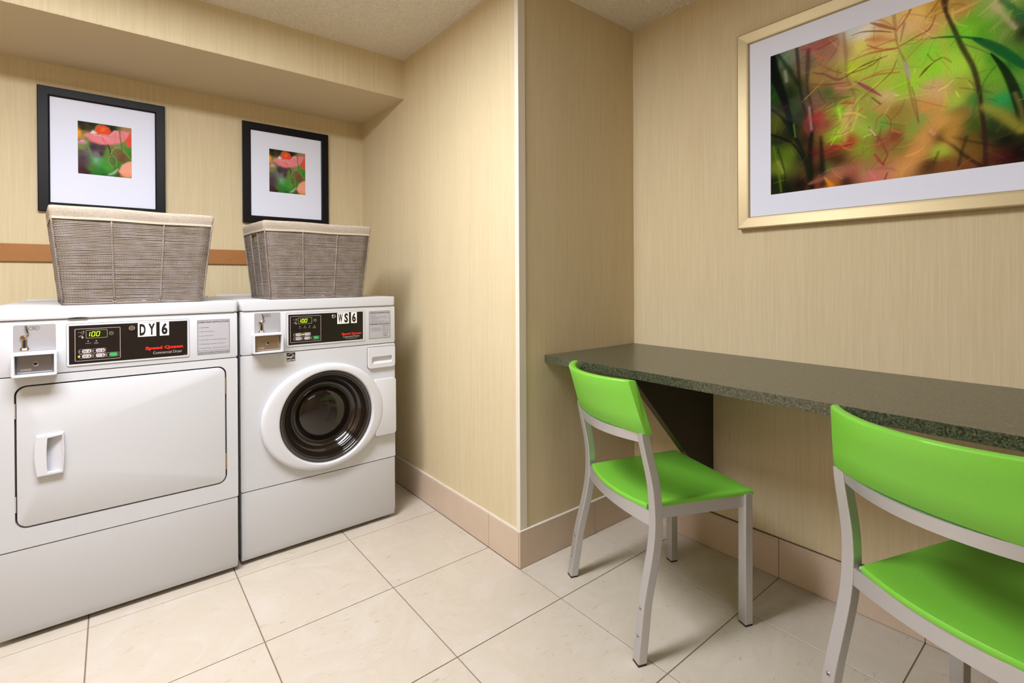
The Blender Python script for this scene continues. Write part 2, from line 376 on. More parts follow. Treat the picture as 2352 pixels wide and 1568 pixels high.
# baseboards: grout backing with tiles and a pale cap on top
def baseboard(name, back, faces, caps, extra=None, capmat='cap'):
    o = struct(mesh_obj(name, back, M['grout']))
    for f in faces: mesh_obj('tile', B(*f, bev=.0012, seg=1), M['basetile'], o)
    for f in caps: mesh_obj('tile_cap', B(*f, bev=.001, seg=1), M[capmat], o)
    if extra: mesh_obj('gap_line', B(*extra), M['gapbrown'], o)
    return o
js = [.0095, .2135, .658, 1.1025, YB-.012]
baseboard('baseboard_alcove', B(.005, .012, .012, YB, 0, .142), [(0, .0105, a+.0009, b-.0009, .001, .1425) for a, b in zip(js, js[1:])],
          [(0, .012, a+.0009, b-.0009, .143, .150) for a, b in zip(js, js[1:])])
js = [0, .4455, XR-.012]
baseboard('baseboard_nook', B(.012, XR, .005, .012, 0, .142), [(a+.0009 if a else 0, b-.0009, 0, .0085, .001, .1425) for a, b in zip(js, js[1:])],
          [(a+.0009 if a else 0, b-.0009, 0, .012, .143, .150) for a, b in zip(js, js[1:])])
js = [YN, -2.8980, -2.4535, -2.009, -1.5645, -1.12, -.6755, -.231, 0]
baseboard('baseboard_right', B(XR-.007, XR, YN, .012, 0, .142), [(XR-.012, XR-.0015, a+.0009, b-.0009, .001, .1425) for a, b in zip(js, js[1:])],
          [(XR-.012, XR, a+.0009, b-.0009, .143, .150) for a, b in zip(js, js[1:])], (XR-.0025, XR, YN, 0, .150, .1527), 'basetile')

# ------------------------------------------------------------------ ceiling fixture and added fill light, with their lamps
for k, (x, y, sx, sy, wt) in enumerate(FIXTURES):
    t = thing('ceiling_light', ['long ceiling light box over the floor before the dryer', 'added dim fill light box behind the camera, out of view'][k], 'ceiling light', (x, y, H))
    bm = ringprism(bmesh.new(), rr(x-sx/2-.012, x+sx/2+.012, y-sy/2-.012, y+sy/2+.012, .01), rr(x-sx/2+.01, x+sx/2-.01, y-sy/2+.01, y+sy/2-.01, .006), 'z', H-.020, H-.0005)
    mesh_obj('housing', bm, M['lightbox'], t)
    mesh_obj('diffuser', B(x-sx/2, x+sx/2, y-sy/2, y+sy/2, H-.025, H-.008, .004), M['diffuser'] if k == 0 else M['fill_diffuser'], t)
    ld = bpy.data.lights.new('fixture_lamp', 'AREA'); ld.shape = 'RECTANGLE'; ld.size = sx; ld.size_y = sy; ld.energy = wt; ld.color = LIGHT_COL
    lo = bpy.data.objects.new('fixture_lamp', ld); COL.objects.link(lo); lo.parent = t; lo.location = (0, 0, -.030)

# ------------------------------------------------------------------ laundry machines
def circ_match(cx, cz, a, b, per):
    """points round an ellipse in the same order as rr(...)"""
    return [(cx+a*math.cos(math.radians(180+90*c+90*(i+.5)/per)), cz+b*math.sin(math.radians(180+90*c+90*(i+.5)/per))) for c in range(4) for i in range(per)]
def machine(name, label, cat, x0, x1, F, yb, holed):
    t = thing(name, label, cat, ((x0+x1)/2, F+.3, 0))
    bm = ringprism(bmesh.new(), rr(x0+.001, x1-.001, .03, 1.036, .003), rr(x0+.012, x1-.012, .042, 1.024, .003), 'y', F+.022, yb)
    box(bm, x0+.012, x1-.012, yb-.01, yb, .042, 1.024)
    mesh_obj('cabinet', bm, M['white'], t)
    mesh_obj('lid', PR(rr(x0-.003, x1+.003, F-.004, yb+.004, .014), 'z', 1.036, 1.0785, .0055, 3, 'both'), M['white'], t, smooth=40)
    mesh_obj('lid_ridge', B(x0+.02, x1-.02, yb-.035, yb-.012, 1.0775, 1.087, .004), M['white'], t, smooth=40)
    mesh_obj('control_panel', PR(rr(x0, x1, .857, 1.0335, .005), 'y', F, F+.028, .0035, 2, 'a0'), M['white'], t, smooth=40)
    prof = [(F, .2975), (F, .048), (F+.010, .019), (F+.03, .017), (F+.03, .2975)]
    mesh_obj('lower_panel', PR(prof, 'x', x0+.001, x1-.001, .004, 2), M['white'], t, smooth=40)
    for q in ((F+.01, F+.021, .29, .31), (F+.01, F+.021, .845, .865), (F+.004, F+.03, 1.03, 1.04)): mesh_obj('panel_seam', B(x0+.004, x1-.004, *q), M['seam'], t)
    for sx in (x0+.05, x1-.05):
        for sy in (F+.07, yb-.06): mesh_obj('levelling_foot', cyl(bmesh.new(), (sx, sy, 0), (0, 0, 1), .022, .032, 16), M['dark'], t)
    return t
def coin_unit(t, F, xs0, xs1, zs0, zs1, b0, b1, c0, c1, lockmat):
    pl = mesh_obj('coin_plate', PR(rr(xs0, xs1, zs0, zs1, (.0005, .0005, .005, .005)), 'y', F-.0016, F+.001), M['silver'], t)
    cx = xs0+.026; zt = zs1-.002; y = F-.005
    bm = bmesh.new(); tube(bm, [(cx+.003, y, zt), (cx+.008, y, zt-.026), (cx-.0005, y, zt-.036)], .0034, 8)
    cyl(bm, (cx-.003, F-.001, zt-.039), (0, -1, 0), .0085, .006, 20, bev=.002)
    box(bm, cx-.0065, cx+.0065, F-.006, F-.001, zs0+.002, zt-.042, .0015)
    cyl(bm, (cx, F-.001, zs0+.0035), (0, -1, 0), .0125, .004, 20, bev=.002)
    mesh_obj('coin_slot', bm, M['chrome'], pl, smooth=40)
    mesh_obj('slot_opening', B(cx-.0025, cx+.0025, F-.0068, F-.0055, zs0+.009, zt-.046), M['black'], pl); bm = bmesh.new(); tube(bm, [(cx+.0036, y-.0032, zt-.003), (cx+.0076, y-.0032, zt-.024)], .0012, 5)
    mesh_obj('slot_opening', bm, M['black'], pl)
    hx, hz = cx+.0225, zs1-.0115
    hexo = [(hx-.014, hz), (hx-.010, hz+.0055), (hx+.010, hz+.0055), (hx+.014, hz), (hx+.010, hz-.0055), (hx-.010, hz-.0055)]
    bm = ringprism(bmesh.new(), hexo, [(hx+(p[0]-hx)*.95, hz+(p[1]-hz)*.9) for p in hexo], 'y', F-.0021, F-.0016)
    text_bm([('25\u00a2', hx-.006, hx+.006, hz-.0028, hz+.0028, .0)], F-.0021, bm)
    mesh_obj('price_mark', bm, M['black'], pl)
    G = F-.045
    bm = ringprism(bmesh.new(), rr(b0, b1, c0, c1, .006), rr(b0+.0075, b1-.0075, c0+.0075, c1-.0075, .002), 'y', G+.0015, F)
    ringprism(bm, rr(b0+.0015, b1-.0015, c0+.0015, c1-.0015, .005), rr(b0+.0065, b1-.0065, c0+.0065, c1-.0065, .002), 'y', G, G+.0015)
    cb = mesh_obj('coin_box', bm, M['whitep'], t, smooth=40)
    bm = loft(bmesh.new(), [[(p[0], F-.006, p[1]) for p in rr(b0+.0078, b1-.0078, c0+.0078, c1-.0078, .002)], [(p[0], F-.022, p[1]) for p in rr(b0+.009, b1-.009, c0+.009, c1-.009, .002)], [(p[0], F-.025, p[1]) for p in rr(b0+.0145, b1-.0145, c0+.0145, c1-.0145, .001)]])
    mesh_obj('lock_plate', bm, lockmat, cb)
    lx, lz = (b0+b1)/2+.001, (c0+c1)/2+.001
    bm = cyl(bmesh.new(), (lx, F-.0245, lz), (0, -1, 0), .0075, .004, 24, bev=.0015); mesh_obj('key_lock', bm, M['chrome'], cb, smooth=40)
    bm = cyl(bmesh.new(), (lx, F-.0284, lz), (0, -1, 0), .0044, .0004, 16); mesh_obj('keyhole', bm, M['black'], cb)
    bm = bmesh.new()
    for q in range(3):
        qx = b0+.019+q*.0095; ringprism(bm, rr(qx, qx+.006, c0+.0185, c0+.0245, .0022, 3), rr(qx+.001, qx+.005, c0+.0195, c0+.0235, .0014, 3), 'y', F-.0254, F-.0250)
        if q < 2: box(bm, qx+.0072, qx+.0080, F-.0254, F-.025, c0+.0185, c0+.0245)
    mesh_obj('stamped_mark', bm, M['pale'], cb)
SEG7 = {'0': 'abcdef', '1': 'bc'}
def digit(bm, ch, x, z, wd, h, y, th=.0011, sl=.0022):
    def P(u, v): return (x+u*wd+v*sl, y, z+v*h)
    def bar(a, b, horiz):
        p, q = P(*a), P(*b)
        if horiz: pts = [(p[0]+.0004, p[2]-th/2), (q[0]-.0004, q[2]-th/2), (q[0]-.0004, q[2]+th/2), (p[0]+.0004, p[2]+th/2)]
        else: pts = [(p[0]-th/2, p[2]+.0004), (p[0]+th/2, p[2]+.0004), (q[0]+th/2, q[2]-.0004), (q[0]-th/2, q[2]-.0004)]
        bm.faces.new([bm.verts.new((a_, y, b_)) for a_, b_ in pts])
    D = {'a': ((0, 1), (1, 1), 1), 'd': ((0, 0), (1, 0), 1), 'b': ((1, .5), (1, 1), 0), 'c': ((1, 0), (1, .5), 0), 'e': ((0, 0), (0, .5), 0), 'f': ((0, .5), (0, 1), 0)}
    for s in SEG7[ch]: bar(*D[s])
def fascia(t, F, bz, fs, ol, disp, clock, lock, leds, ledtext, keys, start, lit, keytext, brand):
    """bz bezel, fs film, ol outline, disp display window : (x0,x1,z0,z1)"""
    bzo = mesh_obj('fascia_bezel', ringprism(bmesh.new(), rr(*bz, .006), rr(*fs, .0006), 'y', F-.0028, F), M['white'], t)
    mesh_obj('bezel_groove', ringprism(bmesh.new(), rr(bz[0]-.001, bz[1]+.001, bz[2]-.001, bz[3]+.001, .007), rr(bz[0], bz[1], bz[2], bz[3], .006), 'y', F-.0003, F+.0002), M['seam'], bzo)
    Y = F-.0026
    f = mesh_obj('control_fascia', B(fs[0], fs[1], Y, F, fs[2], fs[3]), M['fascia'], t)
    y = Y-.0003; y2 = Y-.0006
    bm = ringflat(bmesh.new(), *ol, .003, .0014, y, .0003)
    ringflat(bm, *disp, .0025, .0009, y2, .0006)
    cx, cz = clock; ringprism(bm, rr(cx-.006, cx+.006, cz-.006, cz+.006, .006), rr(cx-.0052, cx+.0052, cz-.0052, cz+.0052, .0052), 'y', y, Y)
    tube(bm, [(cx-.003, y, cz), (cx+.0025, y, cz)], .0005, 4); tube(bm, [(cx, y, cz), (cx, y, cz+.0025)], .0005, 4)
    ix, iz = disp[0]-.0065, disp[3]-.008          # card icon and hand icon
    for a, b in (((0, .0055), (-.007, 0)), ((-.007, 0), (0, -.0045)), ((0, -.0045), (0, .0055)), ((-.014, .001), (-.007, .0005)), ((.0015, .0055), (.0015, -.0045)), ((-.013, -.012), (-.005, -.0085)), ((-.005, -.0085), (-.001, -.006)), ((-.012, -.0135), (-.005, -.013))):
        tube(bm, [(ix+a[0], y, iz+a[1]), (ix+b[0], y, iz+b[1])], .00035, 4)
    cyl(bm, (ix-.0022, Y, iz-.0165), (0, -1, 0), .0028, .0004, 10); box(bm, ix-.005, ix-.001, Y-.0004, Y, iz-.0155, iz-.0118)
    for (lx, lz) in leds: cyl(bm, (lx, Y, lz), (0, -1, 0), .0018, .0004, 10)
    text_bm(ledtext, y, bm)
    for (kx, kz) in keys+[start]:
        ringflat(bm, kx-.0195, kx+.015, kz-.0075, kz+.0075, .0035, .0006, y, .0003)
        ringflat(bm, kx-.0215, kx-.0165, kz-.0032, kz+.0032, .0024, .0006, y, .0003)
    mesh_obj('printed_lines', bm, M['pale'], f)
    for q, (kx, kz) in enumerate(keys):
        mesh_obj('key', PR(rr(kx-.0125, kx+.0125, kz-.0058, kz+.0058, .0056, 5), 'y', Y-.0009, Y, .0004, 1, 'a0'), M['ltpale'], f)
    o = mesh_obj('key', PR(rr(start[0]-.0115, start[0]+.0115, start[1]-.0058, start[1]+.0058, .0056, 5), 'y', Y-.0009, Y, .0004, 1, 'a0'), M['green'], f); o['label'] = 'green start key'
    bm = bmesh.new()
    for q, (kx, kz) in enumerate(keys):
        a, b = keytext[q]
        text_bm([(a, kx-.0095, kx+.001, kz+.0004, kz+.0028, .01)] + ([(b, kx-.0095, kx+.001, kz-.003, kz-.0008, .01)] if b else []), Y-.0011, bm)
        cyl(bm, (kx+.0065, Y-.0009, kz-.0018), (0, -1, 0), .0019, .0002, 10); box(bm, kx+.0057, kx+.0073, Y-.0011, Y-.0009, kz-.001, kz+.0042)
    mesh_obj('key_print', bm, M['black'], f)
    mesh_obj('display', B(disp[0]+.001, disp[1]-.001, Y-.0004, Y, disp[2]+.001, disp[3]-.001), M['ledwin'], f)
    bm = bmesh.new(); dw = disp[1]-disp[0]; dh = disp[3]-disp[2]; hz = dh*.52; z0 = disp[2]+dh*.24
    digit(bm, '1', disp[0]+dw*.055, z0, dw*.1, hz, Y-.0006, .0015); digit(bm, '0', disp[0]+dw*.25, z0, dw*.14, hz, Y-.0006, .0015); digit(bm, '0', disp[0]+dw*.47, z0, dw*.14, hz, Y-.0006, .0015)
    mesh_obj('lit_digits', bm, M['led'], f, smooth='keep')
    o = mesh_obj('indicator_lamp', cyl(bmesh.new(), (lit[0], Y, lit[1]), (0, -1, 0), .0026, .0008, 12), M['led'], f); o['label'] = 'small glowing green indicator'
    bm = cyl(bmesh.new(), (lock[0], F-.002, lock[1]), (0, -1, 0), .0088, .006, 24, bev=.0022); k = mesh_obj('cam_lock', bm, M['chrome'], t, smooth=40)
    bm = ringprism(bmesh.new(), rr(lock[0]-.0052, lock[0]+.0052, lock[1]-.0052, lock[1]+.0052, .0052), rr(lock[0]-.003, lock[0]+.003, lock[1]-.003, lock[1]+.003, .003), 'y', F-.0084, F-.0079)
    mesh_obj('lock_ring', bm, M['seam'], k)
    mesh_obj('brand_lettering', text_bm([brand[0]], y), M['red'], f)['label'] = 'red lettering'
    mesh_obj('machine_lettering', text_bm(brand[1:], y), M['pale'], f)
def plate(t, F, name, r, letters, rad=.0006, mat='sticker', y=None, lines=()):
    Y = F-.0034 if y is None else y
    s = mesh_obj(name, PR(rr(*r, rad, 3), 'y', Y, Y+.0006), M[mat], t)
    bm = text_bm(letters, Y-.0003)
    for L in lines: L(bm, Y-.0003)
    mesh_obj('lettering', bm, M['black'], s, smooth='keep'); return s

# --- dryer
FD, FW = .7018, .7234
dx0, dx1 = -1.558, -.876
dry = machine('commercial_dryer', 'white dryer with wide rectangular door and DY 6 stickers, left of the washer', 'dryer', dx0, dx1, FD, 1.33, False)
hole = rr(-1.5085, -.9145, .3655, .8255, .031)
bm = ringprism(bmesh.new(), rr(dx0, dx1, .3015, .8535, .006), hole, 'y', FD, FD+.028)
mesh_obj('front_panel', bm, M['white'], dry)
mesh_obj('dark_gap_backing', B(-1.52, -.90, FD+.012, FD+.024, .355, .835), M['seam'], dry)  # dark sheet behind the door, puts shade into its gap
def dloop(q, y): return [(p[0], y, p[1]) for p in rr(-1.5035+q, -.9195-q, .3705+q, .8205-q, .027-q)]
hl = rr(-1.4335, -1.3925, .5345, .6515, .0015)
door = mesh_obj('door', loft(bmesh.new(), [dloop(0, FD+.012), dloop(0, FD+.001), dloop(.0008, FD-.0012), dloop(.003, FD-.002), [(p[0], FD-.002, p[1]) for p in hl], [(p[0], FD+.0118, p[1]) for p in hl]], cap0=False, cap1=False), M['white'], dry, smooth=30)
# recessed grip
x0, x1, z0, z1 = -1.4605, -1.390, .526, .660
out = [(x0+.004, z0), (x1-.002, z0+.001), (x1+.0015, (z0+z1)/2), (x1-.001, z1), (x0+.003, z1-.001), (x0-.001, z1*.75+z0*.25), (x0-.0025, (z0+z1)/2), (x0-.0005, z1*.25+z0*.75)]
inn = [(-1.431, z0+.010), (-1.3935, z0+.008), (-1.3925, (z0+z1)/2), (-1.3935, z1-.006), (-1.430, z1-.011), (-1.432, z1*.75+z0*.25), (-1.433, (z0+z1)/2), (-1.4325, z1*.25+z0*.75)]
bm = ringprism(bmesh.new(), out, inn, 'y', FD-.016, FD-.0015)
bmesh.ops.bevel(bm, geom=[e for e in bm.edges if all(abs(v.co.y-(FD-.016)) < 1e-6 for v in e.verts) and any(min((Vector((p[0], p[1]))-Vector((v.co.x, v.co.z))).length for p in out) < 1e-4 for v in e.verts) and all(min((Vector((p[0], p[1]))-Vector((v.co.x, v.co.z))).length for p in out) < 1e-4 for v in e.verts)], offset=.004, segments=3, profile=.5, affect='EDGES')
hd = mesh_obj('door_handle', bm, M['whitep'], door)
bm = bmesh.new()
vs = [bm.verts.new(p) for p in ((-1.434, FD+.0112, z0+.006), (-1.392, FD-.010, z0+.006), (-1.392, FD-.010, z1-.004), (-1.434, FD+.0112, z1-.004))]; bm.faces.new(vs)
mesh_obj('handle_recess', bm, M['whitep'], door)
for (za, zb) in ((.716, .778), (.419, .482)):
    bm = bmesh.new(); cyl(bm, (-.917, FD+.002, za), (0, 0, 1), .0034, zb-za, 10)
    for q in range(1, 4): cyl(bm, (-.917, FD+.002, za+(zb-za)*q/4), (0, 0, 1), .0039, .002, 10)
    mesh_obj('hinge', bm, M['brushedwarm'], dry)
for (za, zb) in ((.721, .769), (.422, .471)): mesh_obj('catch_strip', B(-1.5085, -1.5055, FD-.0005, FD+.006, za, zb), M['pale'], dry)
coin_unit(dry, FD, -1.509, -1.409, .937, 1.0205, -1.510, -1.4035, .857, .933, M['brushed'])
fascia(dry, FD, (-1.3825, -1.0375, .875, 1.0165), (-1.3765, -1.043, .8805, 1.0102), (-1.3618, -1.241, .8895, .9992), (-1.333, -1.2765, .9655, .9935), (-1.266, .979), (-1.209, .993),
       [(-1.3275, .956), (-1.3062, .9555)], [('DRYING', -1.3345, -1.3205, .9475, .9497, .01), ('COOL', -1.3115, -1.301, .9485, .9505, .01), ('DOWN', -1.3118, -1.3007, .9455, .9475, .01)],
       [(-1.3315, .922), (-1.3315, .9052), (-1.2955, .922), (-1.2955, .9052)], (-1.2605, .9048), (-1.3515, .9052),
       [('MED', 'TEMP'), ('HIGH', 'TEMP'), ('LOW', 'TEMP'), ('DELICATES', '')],
       [('Speed Queen', -1.1705, -1.0570, .9075, .9225, .045), ('Commercial Dryer', -1.148, -1.060, .8905, .9035, .0), ('513999', -1.056, -1.046, .8825, .8842, .0)])
plate(dry, FD, 'number_sticker', (-1.192, -1.1385, .9597, 1.0095), [('D', -1.1872, -1.1695, .964, 1.0057, .045), ('Y', -1.1615, -1.1420, .9645, 1.0057, .045)], lines=[lambda bm, y: quad(bm, -1.1656, -1.1653, .9597, 1.0095, y)])
plate(dry, FD, 'number_sticker', (-1.128, -1.100, .9597, 1.0095), [('6', -1.1228, -1.1045, .9635, 1.0060, .045)])
def frame_line(r, wdt=.0007):
    return lambda bm, y: ringprism(bm, rr(*r, .002, 3), rr(r[0]+wdt, r[1]-wdt, r[2]+wdt, r[3]-wdt, .0015, 3), 'y', y, y+.0002)
a, b = -1.0085, -.9055
plate(dry, FD, 'instruction_label', (-1.012, -.902, .877, 1.0100), [('OPERATING INSTRUCTIONS', a, b, .9975, 1.0035, .022),
    ('1. Load Clothes', a+.003, a+.036, .9785, .9822, .0), ('2. Make Cycle Selection', a+.003, a+.053, .9625, .9662, .0), ('3. Insert Coin(s) / Card', a+.003, a+.050, .9465, .9502, .0),
    ('4. To Start Dryer - Close Door and Push Start', a+.003, a+.095, .9305, .9342, .0), ('5. To Stop Dryer During Cycle - Open Door', a+.003, a+.089, .9145, .9182, .0),
    ('6. To Restart Dryer - Close Door and Push Start', a+.003, a+.100, .8985, .9022, .0), ('CLEAN LINT FILTER AFTER EACH LOAD', a, b, .8815, .8860, .02)],
    rad=.003, mat='stickergrey', y=FD-.0012, lines=[frame_line((-1.0105, -.9035, .8787, 1.0083)), lambda bm, y: quad(bm, -1.010, -.904, .8905, .8911, y)])
# dark lint caught under the lid
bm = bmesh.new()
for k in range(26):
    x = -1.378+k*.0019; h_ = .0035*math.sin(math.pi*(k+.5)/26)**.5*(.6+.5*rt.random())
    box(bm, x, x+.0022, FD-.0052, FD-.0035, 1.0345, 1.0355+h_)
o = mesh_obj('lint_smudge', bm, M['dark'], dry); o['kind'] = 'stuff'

# --- washer
wx0, wx1 = -.862, -.190
was = machine('commercial_washer', 'white front-loading washer with round dark glass door and WS 6 stickers', 'washer', wx0, wx1, FW, 1.50, True)
per = 16
outer = rr(wx0, wx1, .3015, .8535, .006, per-1)
bm = ringprism(bmesh.new(), outer, circ_match(-.518, .556, .19, .19, per), 'y', FW, FW+.028)
mesh_obj('front_panel', bm, M['white'], was)
def ov(a, b, cx, cz, y): return [(cx+a*math.cos(2*math.pi*i/96), y, cz+b*math.sin(2*math.pi*i/96)) for i in range(96)]
O = (-.525, .558); I = (-.518, .556)
mesh_obj('hinge_cover', PR(rr(-.300, -.197, .424, .687, (.004, .006, .006, .004)), 'y', FW-.0255, FW, .004, 2, 'a0'), M['whitep'], was, smooth=40)
loops = [ov(.266, .232, *O, FW-.001), ov(.268, .234, *O, FW-.012), ov(.2655, .2315, *O, FW-.021), ov(.259, .225, *O, FW-.0265), ov(.247, .2145, -.524, .5578, FW-.0295), ov(.228, .2085, -.5215, .557, FW-.032),
         ov(.209, .209, *I, FW-.032), ov(.2055, .2055, *I, FW-.0305), ov(.2035, .2035, *I, FW-.027), ov(.2015, .2015, *I, FW-.014), ov(.1995, .1995, *I, FW-.004)]
# keep the loops nested: shrink from the oval to the circle
def mixl(t_, y): 
    a = .259+(.207-.259)*t_; b = .225+(.207-.225)*t_; cx = O[0]+(I[0]-O[0])*t_; cz = O[1]+(I[1]-O[1])*t_
    return ov(a, b, cx, cz, y)
loops = loops[:4]+[mixl(.12, FW-.0280), mixl(.5, FW-.0292), mixl(.9, FW-.0302), mixl(1, FW-.0298), ov(.2045, .2045, *I, FW-.0280), ov(.2030, .2030, *I, FW-.024), ov(.2005, .2005, *I, FW-.010), ov(.1975, .1975, *I, FW-.006)]
dr = mesh_obj('door', loft(bmesh.new(), loops, cap0=False, cap1=False), M['whitep'], was, smooth=50)
mesh_obj('glass_rim', lathe_y(bmesh.new(), *I, [(.2010, FW-.008), (.2008, FW-.016), (.1975, FW-.019), (.191, FW-.018), (.188, FW-.012)], 96), M['doorrim'], dr, smooth=60)
bowl = [(.1885, FW-.013), (.184, FW-.014), (.179, FW-.008), (.174, FW+.004), (.168, FW+.022), (.162, FW+.028), (.157, FW+.031), (.150, FW+.045), (.140, FW+.056), (.128, FW+.060), (.118, FW+.056), (.109, FW+.047), (.095, FW+.039), (.075, FW+.034), (.05, FW+.031), (.02, FW+.030), (0, FW+.030)]
mesh_obj('smoked_glass_bowl', lathe_y(bmesh.new(), *I, bowl, 96), M['doorglass'], dr, smooth=70)
# drawer
x0, x1, z0, z1 = -.329, -.1945, .7435, .8405
px = rr(-.3125, -.2095, .7635, .7965, (.004, .012, .004, .012))
bm = ringprism(bmesh.new(), rr(x0, x1, z0, z1, (.008, .014, .008, .008)), px, 'y', FW-.013, FW+.001)
dw_ = mesh_obj('detergent_drawer', bm, M['whitep'], was)
bm = bmesh.new(); ringprism(bm, rr(x0-.002, x1+.002, z0-.002, z1+.002, .009), rr(x0, x1, z0, z1, (.008, .014, .008, .008)), 'y', FW-.0004, FW+.0002); mesh_obj('drawer_gap', bm, M['seam'], dw_)
bm = bmesh.new(); vs = [bm.verts.new(p) for p in ((-.314, FW-.010, .762), (-.208, FW-.010, .762), (-.208, FW-.0005, .774), (-.208, FW-.0005, .798), (-.314, FW-.0005, .798), (-.314, FW-.0005, .774))]
bm.faces.new((vs[0], vs[1], vs[2], vs[5])); bm.faces.new((vs[5], vs[2], vs[3], vs[4])); mesh_obj('finger_pull', bm, M['whitep'], dw_)
coin_unit(was, FW, -.810, -.711, .943, 1.0255, -.823, -.7085, .862, .9425, M['brushedwarm'])
fascia(was, FW, (-.687, -.3435, .877, 1.0205), (-.679, -.3505, .8830, 1.0130), (-.672, -.5425, .8925, 1.0052), (-.639, -.5815, .9710, .9978), (-.568, .984), (-.487, .997),
       [(-.632, .960), (-.612, .960), (-.592, .960), (-.5715, .960)], [('WASH', -.637, -.627, .9525, .9545, .01), ('RINSE', -.617, -.6055, .9525, .9545, .01), ('SPIN', -.5965, -.5885, .9525, .9545, .01), ('DOOR', -.577, -.567, .9535, .9555, .01), ('LOCKED', -.5795, -.5645, .9502, .9522, .01)],
       [(-.638, .9252), (-.638, .9082), (-.6015, .9255), (-.602, .9082)], (-.564, .9075), (-.6185, .9252),
       [('HOT', 'WATER'), ('WARM', 'WATER'), ('COLD', 'WATER'), ('DELICATES', '')],
       [('Speed Queen', -.451, -.359, .9065, .9200, .045), ('Commercial Washer', -.4445, -.367, .8972, .9065, .0), ('Ultra High Efficiency', -.433, -.379, .8895, .8945, .0), ('802755', -.365, -.354, .8845, .8862, .0)])
plate(was, FW, 'number_sticker', (-.4705, -.417, .9615, 1.0120), [('W', -.4670, -.4462, .9660, 1.0080, .035), ('S', -.4388, -.4212, .9660, 1.0085, .045)], lines=[lambda bm, y: quad(bm, -.4430, -.4427, .9615, 1.0120, y)])
plate(was, FW, 'number_sticker', (-.407, -.380, .9615, 1.0120), [('6', -.4028, -.3848, .9660, 1.0085, .045)])
a, b = -.316, -.218
its = [('OPERATING INSTRUCTIONS', a, b, 1.0005, 1.0060, .022)]
for k, (s, wd_) in enumerate((('1. Load Laundry', .030), ('2. Close Door', .026), ('3. Set Regular Wash, then add Detergent', .081), ('4. Make Cycle Selection', .048), ('5. Make Payment', .033), ('6. Press Start, Door Must be Closed', .071))):
    its.append((s, a+.002, a+.002+wd_, .9925-k*.0062, .9958-k*.0062, .0))
its.append(('DISPENSER INSTRUCTIONS', a, b, .9465, .9520, .022))
for k, (s, wd_) in enumerate((('1. Add Detergent to', .044), ('Dispenser Before Start', .052), ('2. Follow Package Directions', .056), ('3. Close Dispenser Door', .048))): its.append((s, a+.004, a+.004+wd_, .9305-k*.0048, .9332-k*.0048, .0))
for k, s in enumerate(('1 Detergent', '2 Softener', '3 Bleach')): its.append((s, b-.033, b-.009, .8995-k*.0048, .9025-k*.0048, .0))
its += [('1', b-.028, b-.0265, .932, .936, 0), ('2', b-.028, b-.0255, .914, .918, 0), ('3', b-.017, b-.0145, .918, .922, 0)]
plate(was, FW, 'instruction_label', (-.3205, -.2135, .8815, 1.0125), its, rad=.003, mat='stickergrey', y=FW-.0012,
      lines=[frame_line((-.3195, -.2145, .8830, 1.0115)), lambda bm, y: quad(bm, -.319, -.215, .9562, .9568, y), frame_line((b-.034, b-.008, .9055, .9420)), lambda bm, y: quad(bm, b-.0215, b-.0209, .9055, .9420, y), lambda bm, y: quad(bm, b-.034, b-.021, .9235, .9240, y)])
# efficiency mark: black square, white arc and star
ex0, ex1, ez0, ez1 = -.6865, -.6515, .8145, .8505
es = mesh_obj('efficiency_label', B(ex0, ex1, FW-.0008, FW+.001, ez0, ez1), M['black'], was)
bm = bmesh.new(); cx, cz = (ex0+ex1)/2, ez0+.0095
tube(bm, [(cx+.0165*math.cos(math.radians(a_)), FW-.0012, cz+.001+.0215*math.sin(math.radians(a_))) for a_ in range(5, 176, 10)], .0006, 5)
st = [(cx+.0065+(.0062 if i % 2 == 0 else .0026)*math.sin(math.pi*i/5), cz+.0105+(.0068 if i % 2 == 0 else .0028)*math.cos(math.pi*i/5)) for i in range(10)]
ringprism(bm, st, [(cx+.0065+(p[0]-cx-.0065)*.68, cz+.0105+(p[1]-cz-.0105)*.68) for p in st], 'y', FW-.0013, FW-.0008)
text_bm([('energy', ex0+.0015, cx+.004, cz+.0025, cz+.0105, .03), ('ENERGY STAR', ex0+.001, ex1-.001, ez0+.002, ez0+.0062, .03)], FW-.0012, bm)
tube(bm, [(ex0, FW-.001, ez0+.0082), (ex1, FW-.001, ez0+.0082)], .0004, 4)
mesh_obj('emblem_print', bm, M['sticker'], es, smooth='keep')

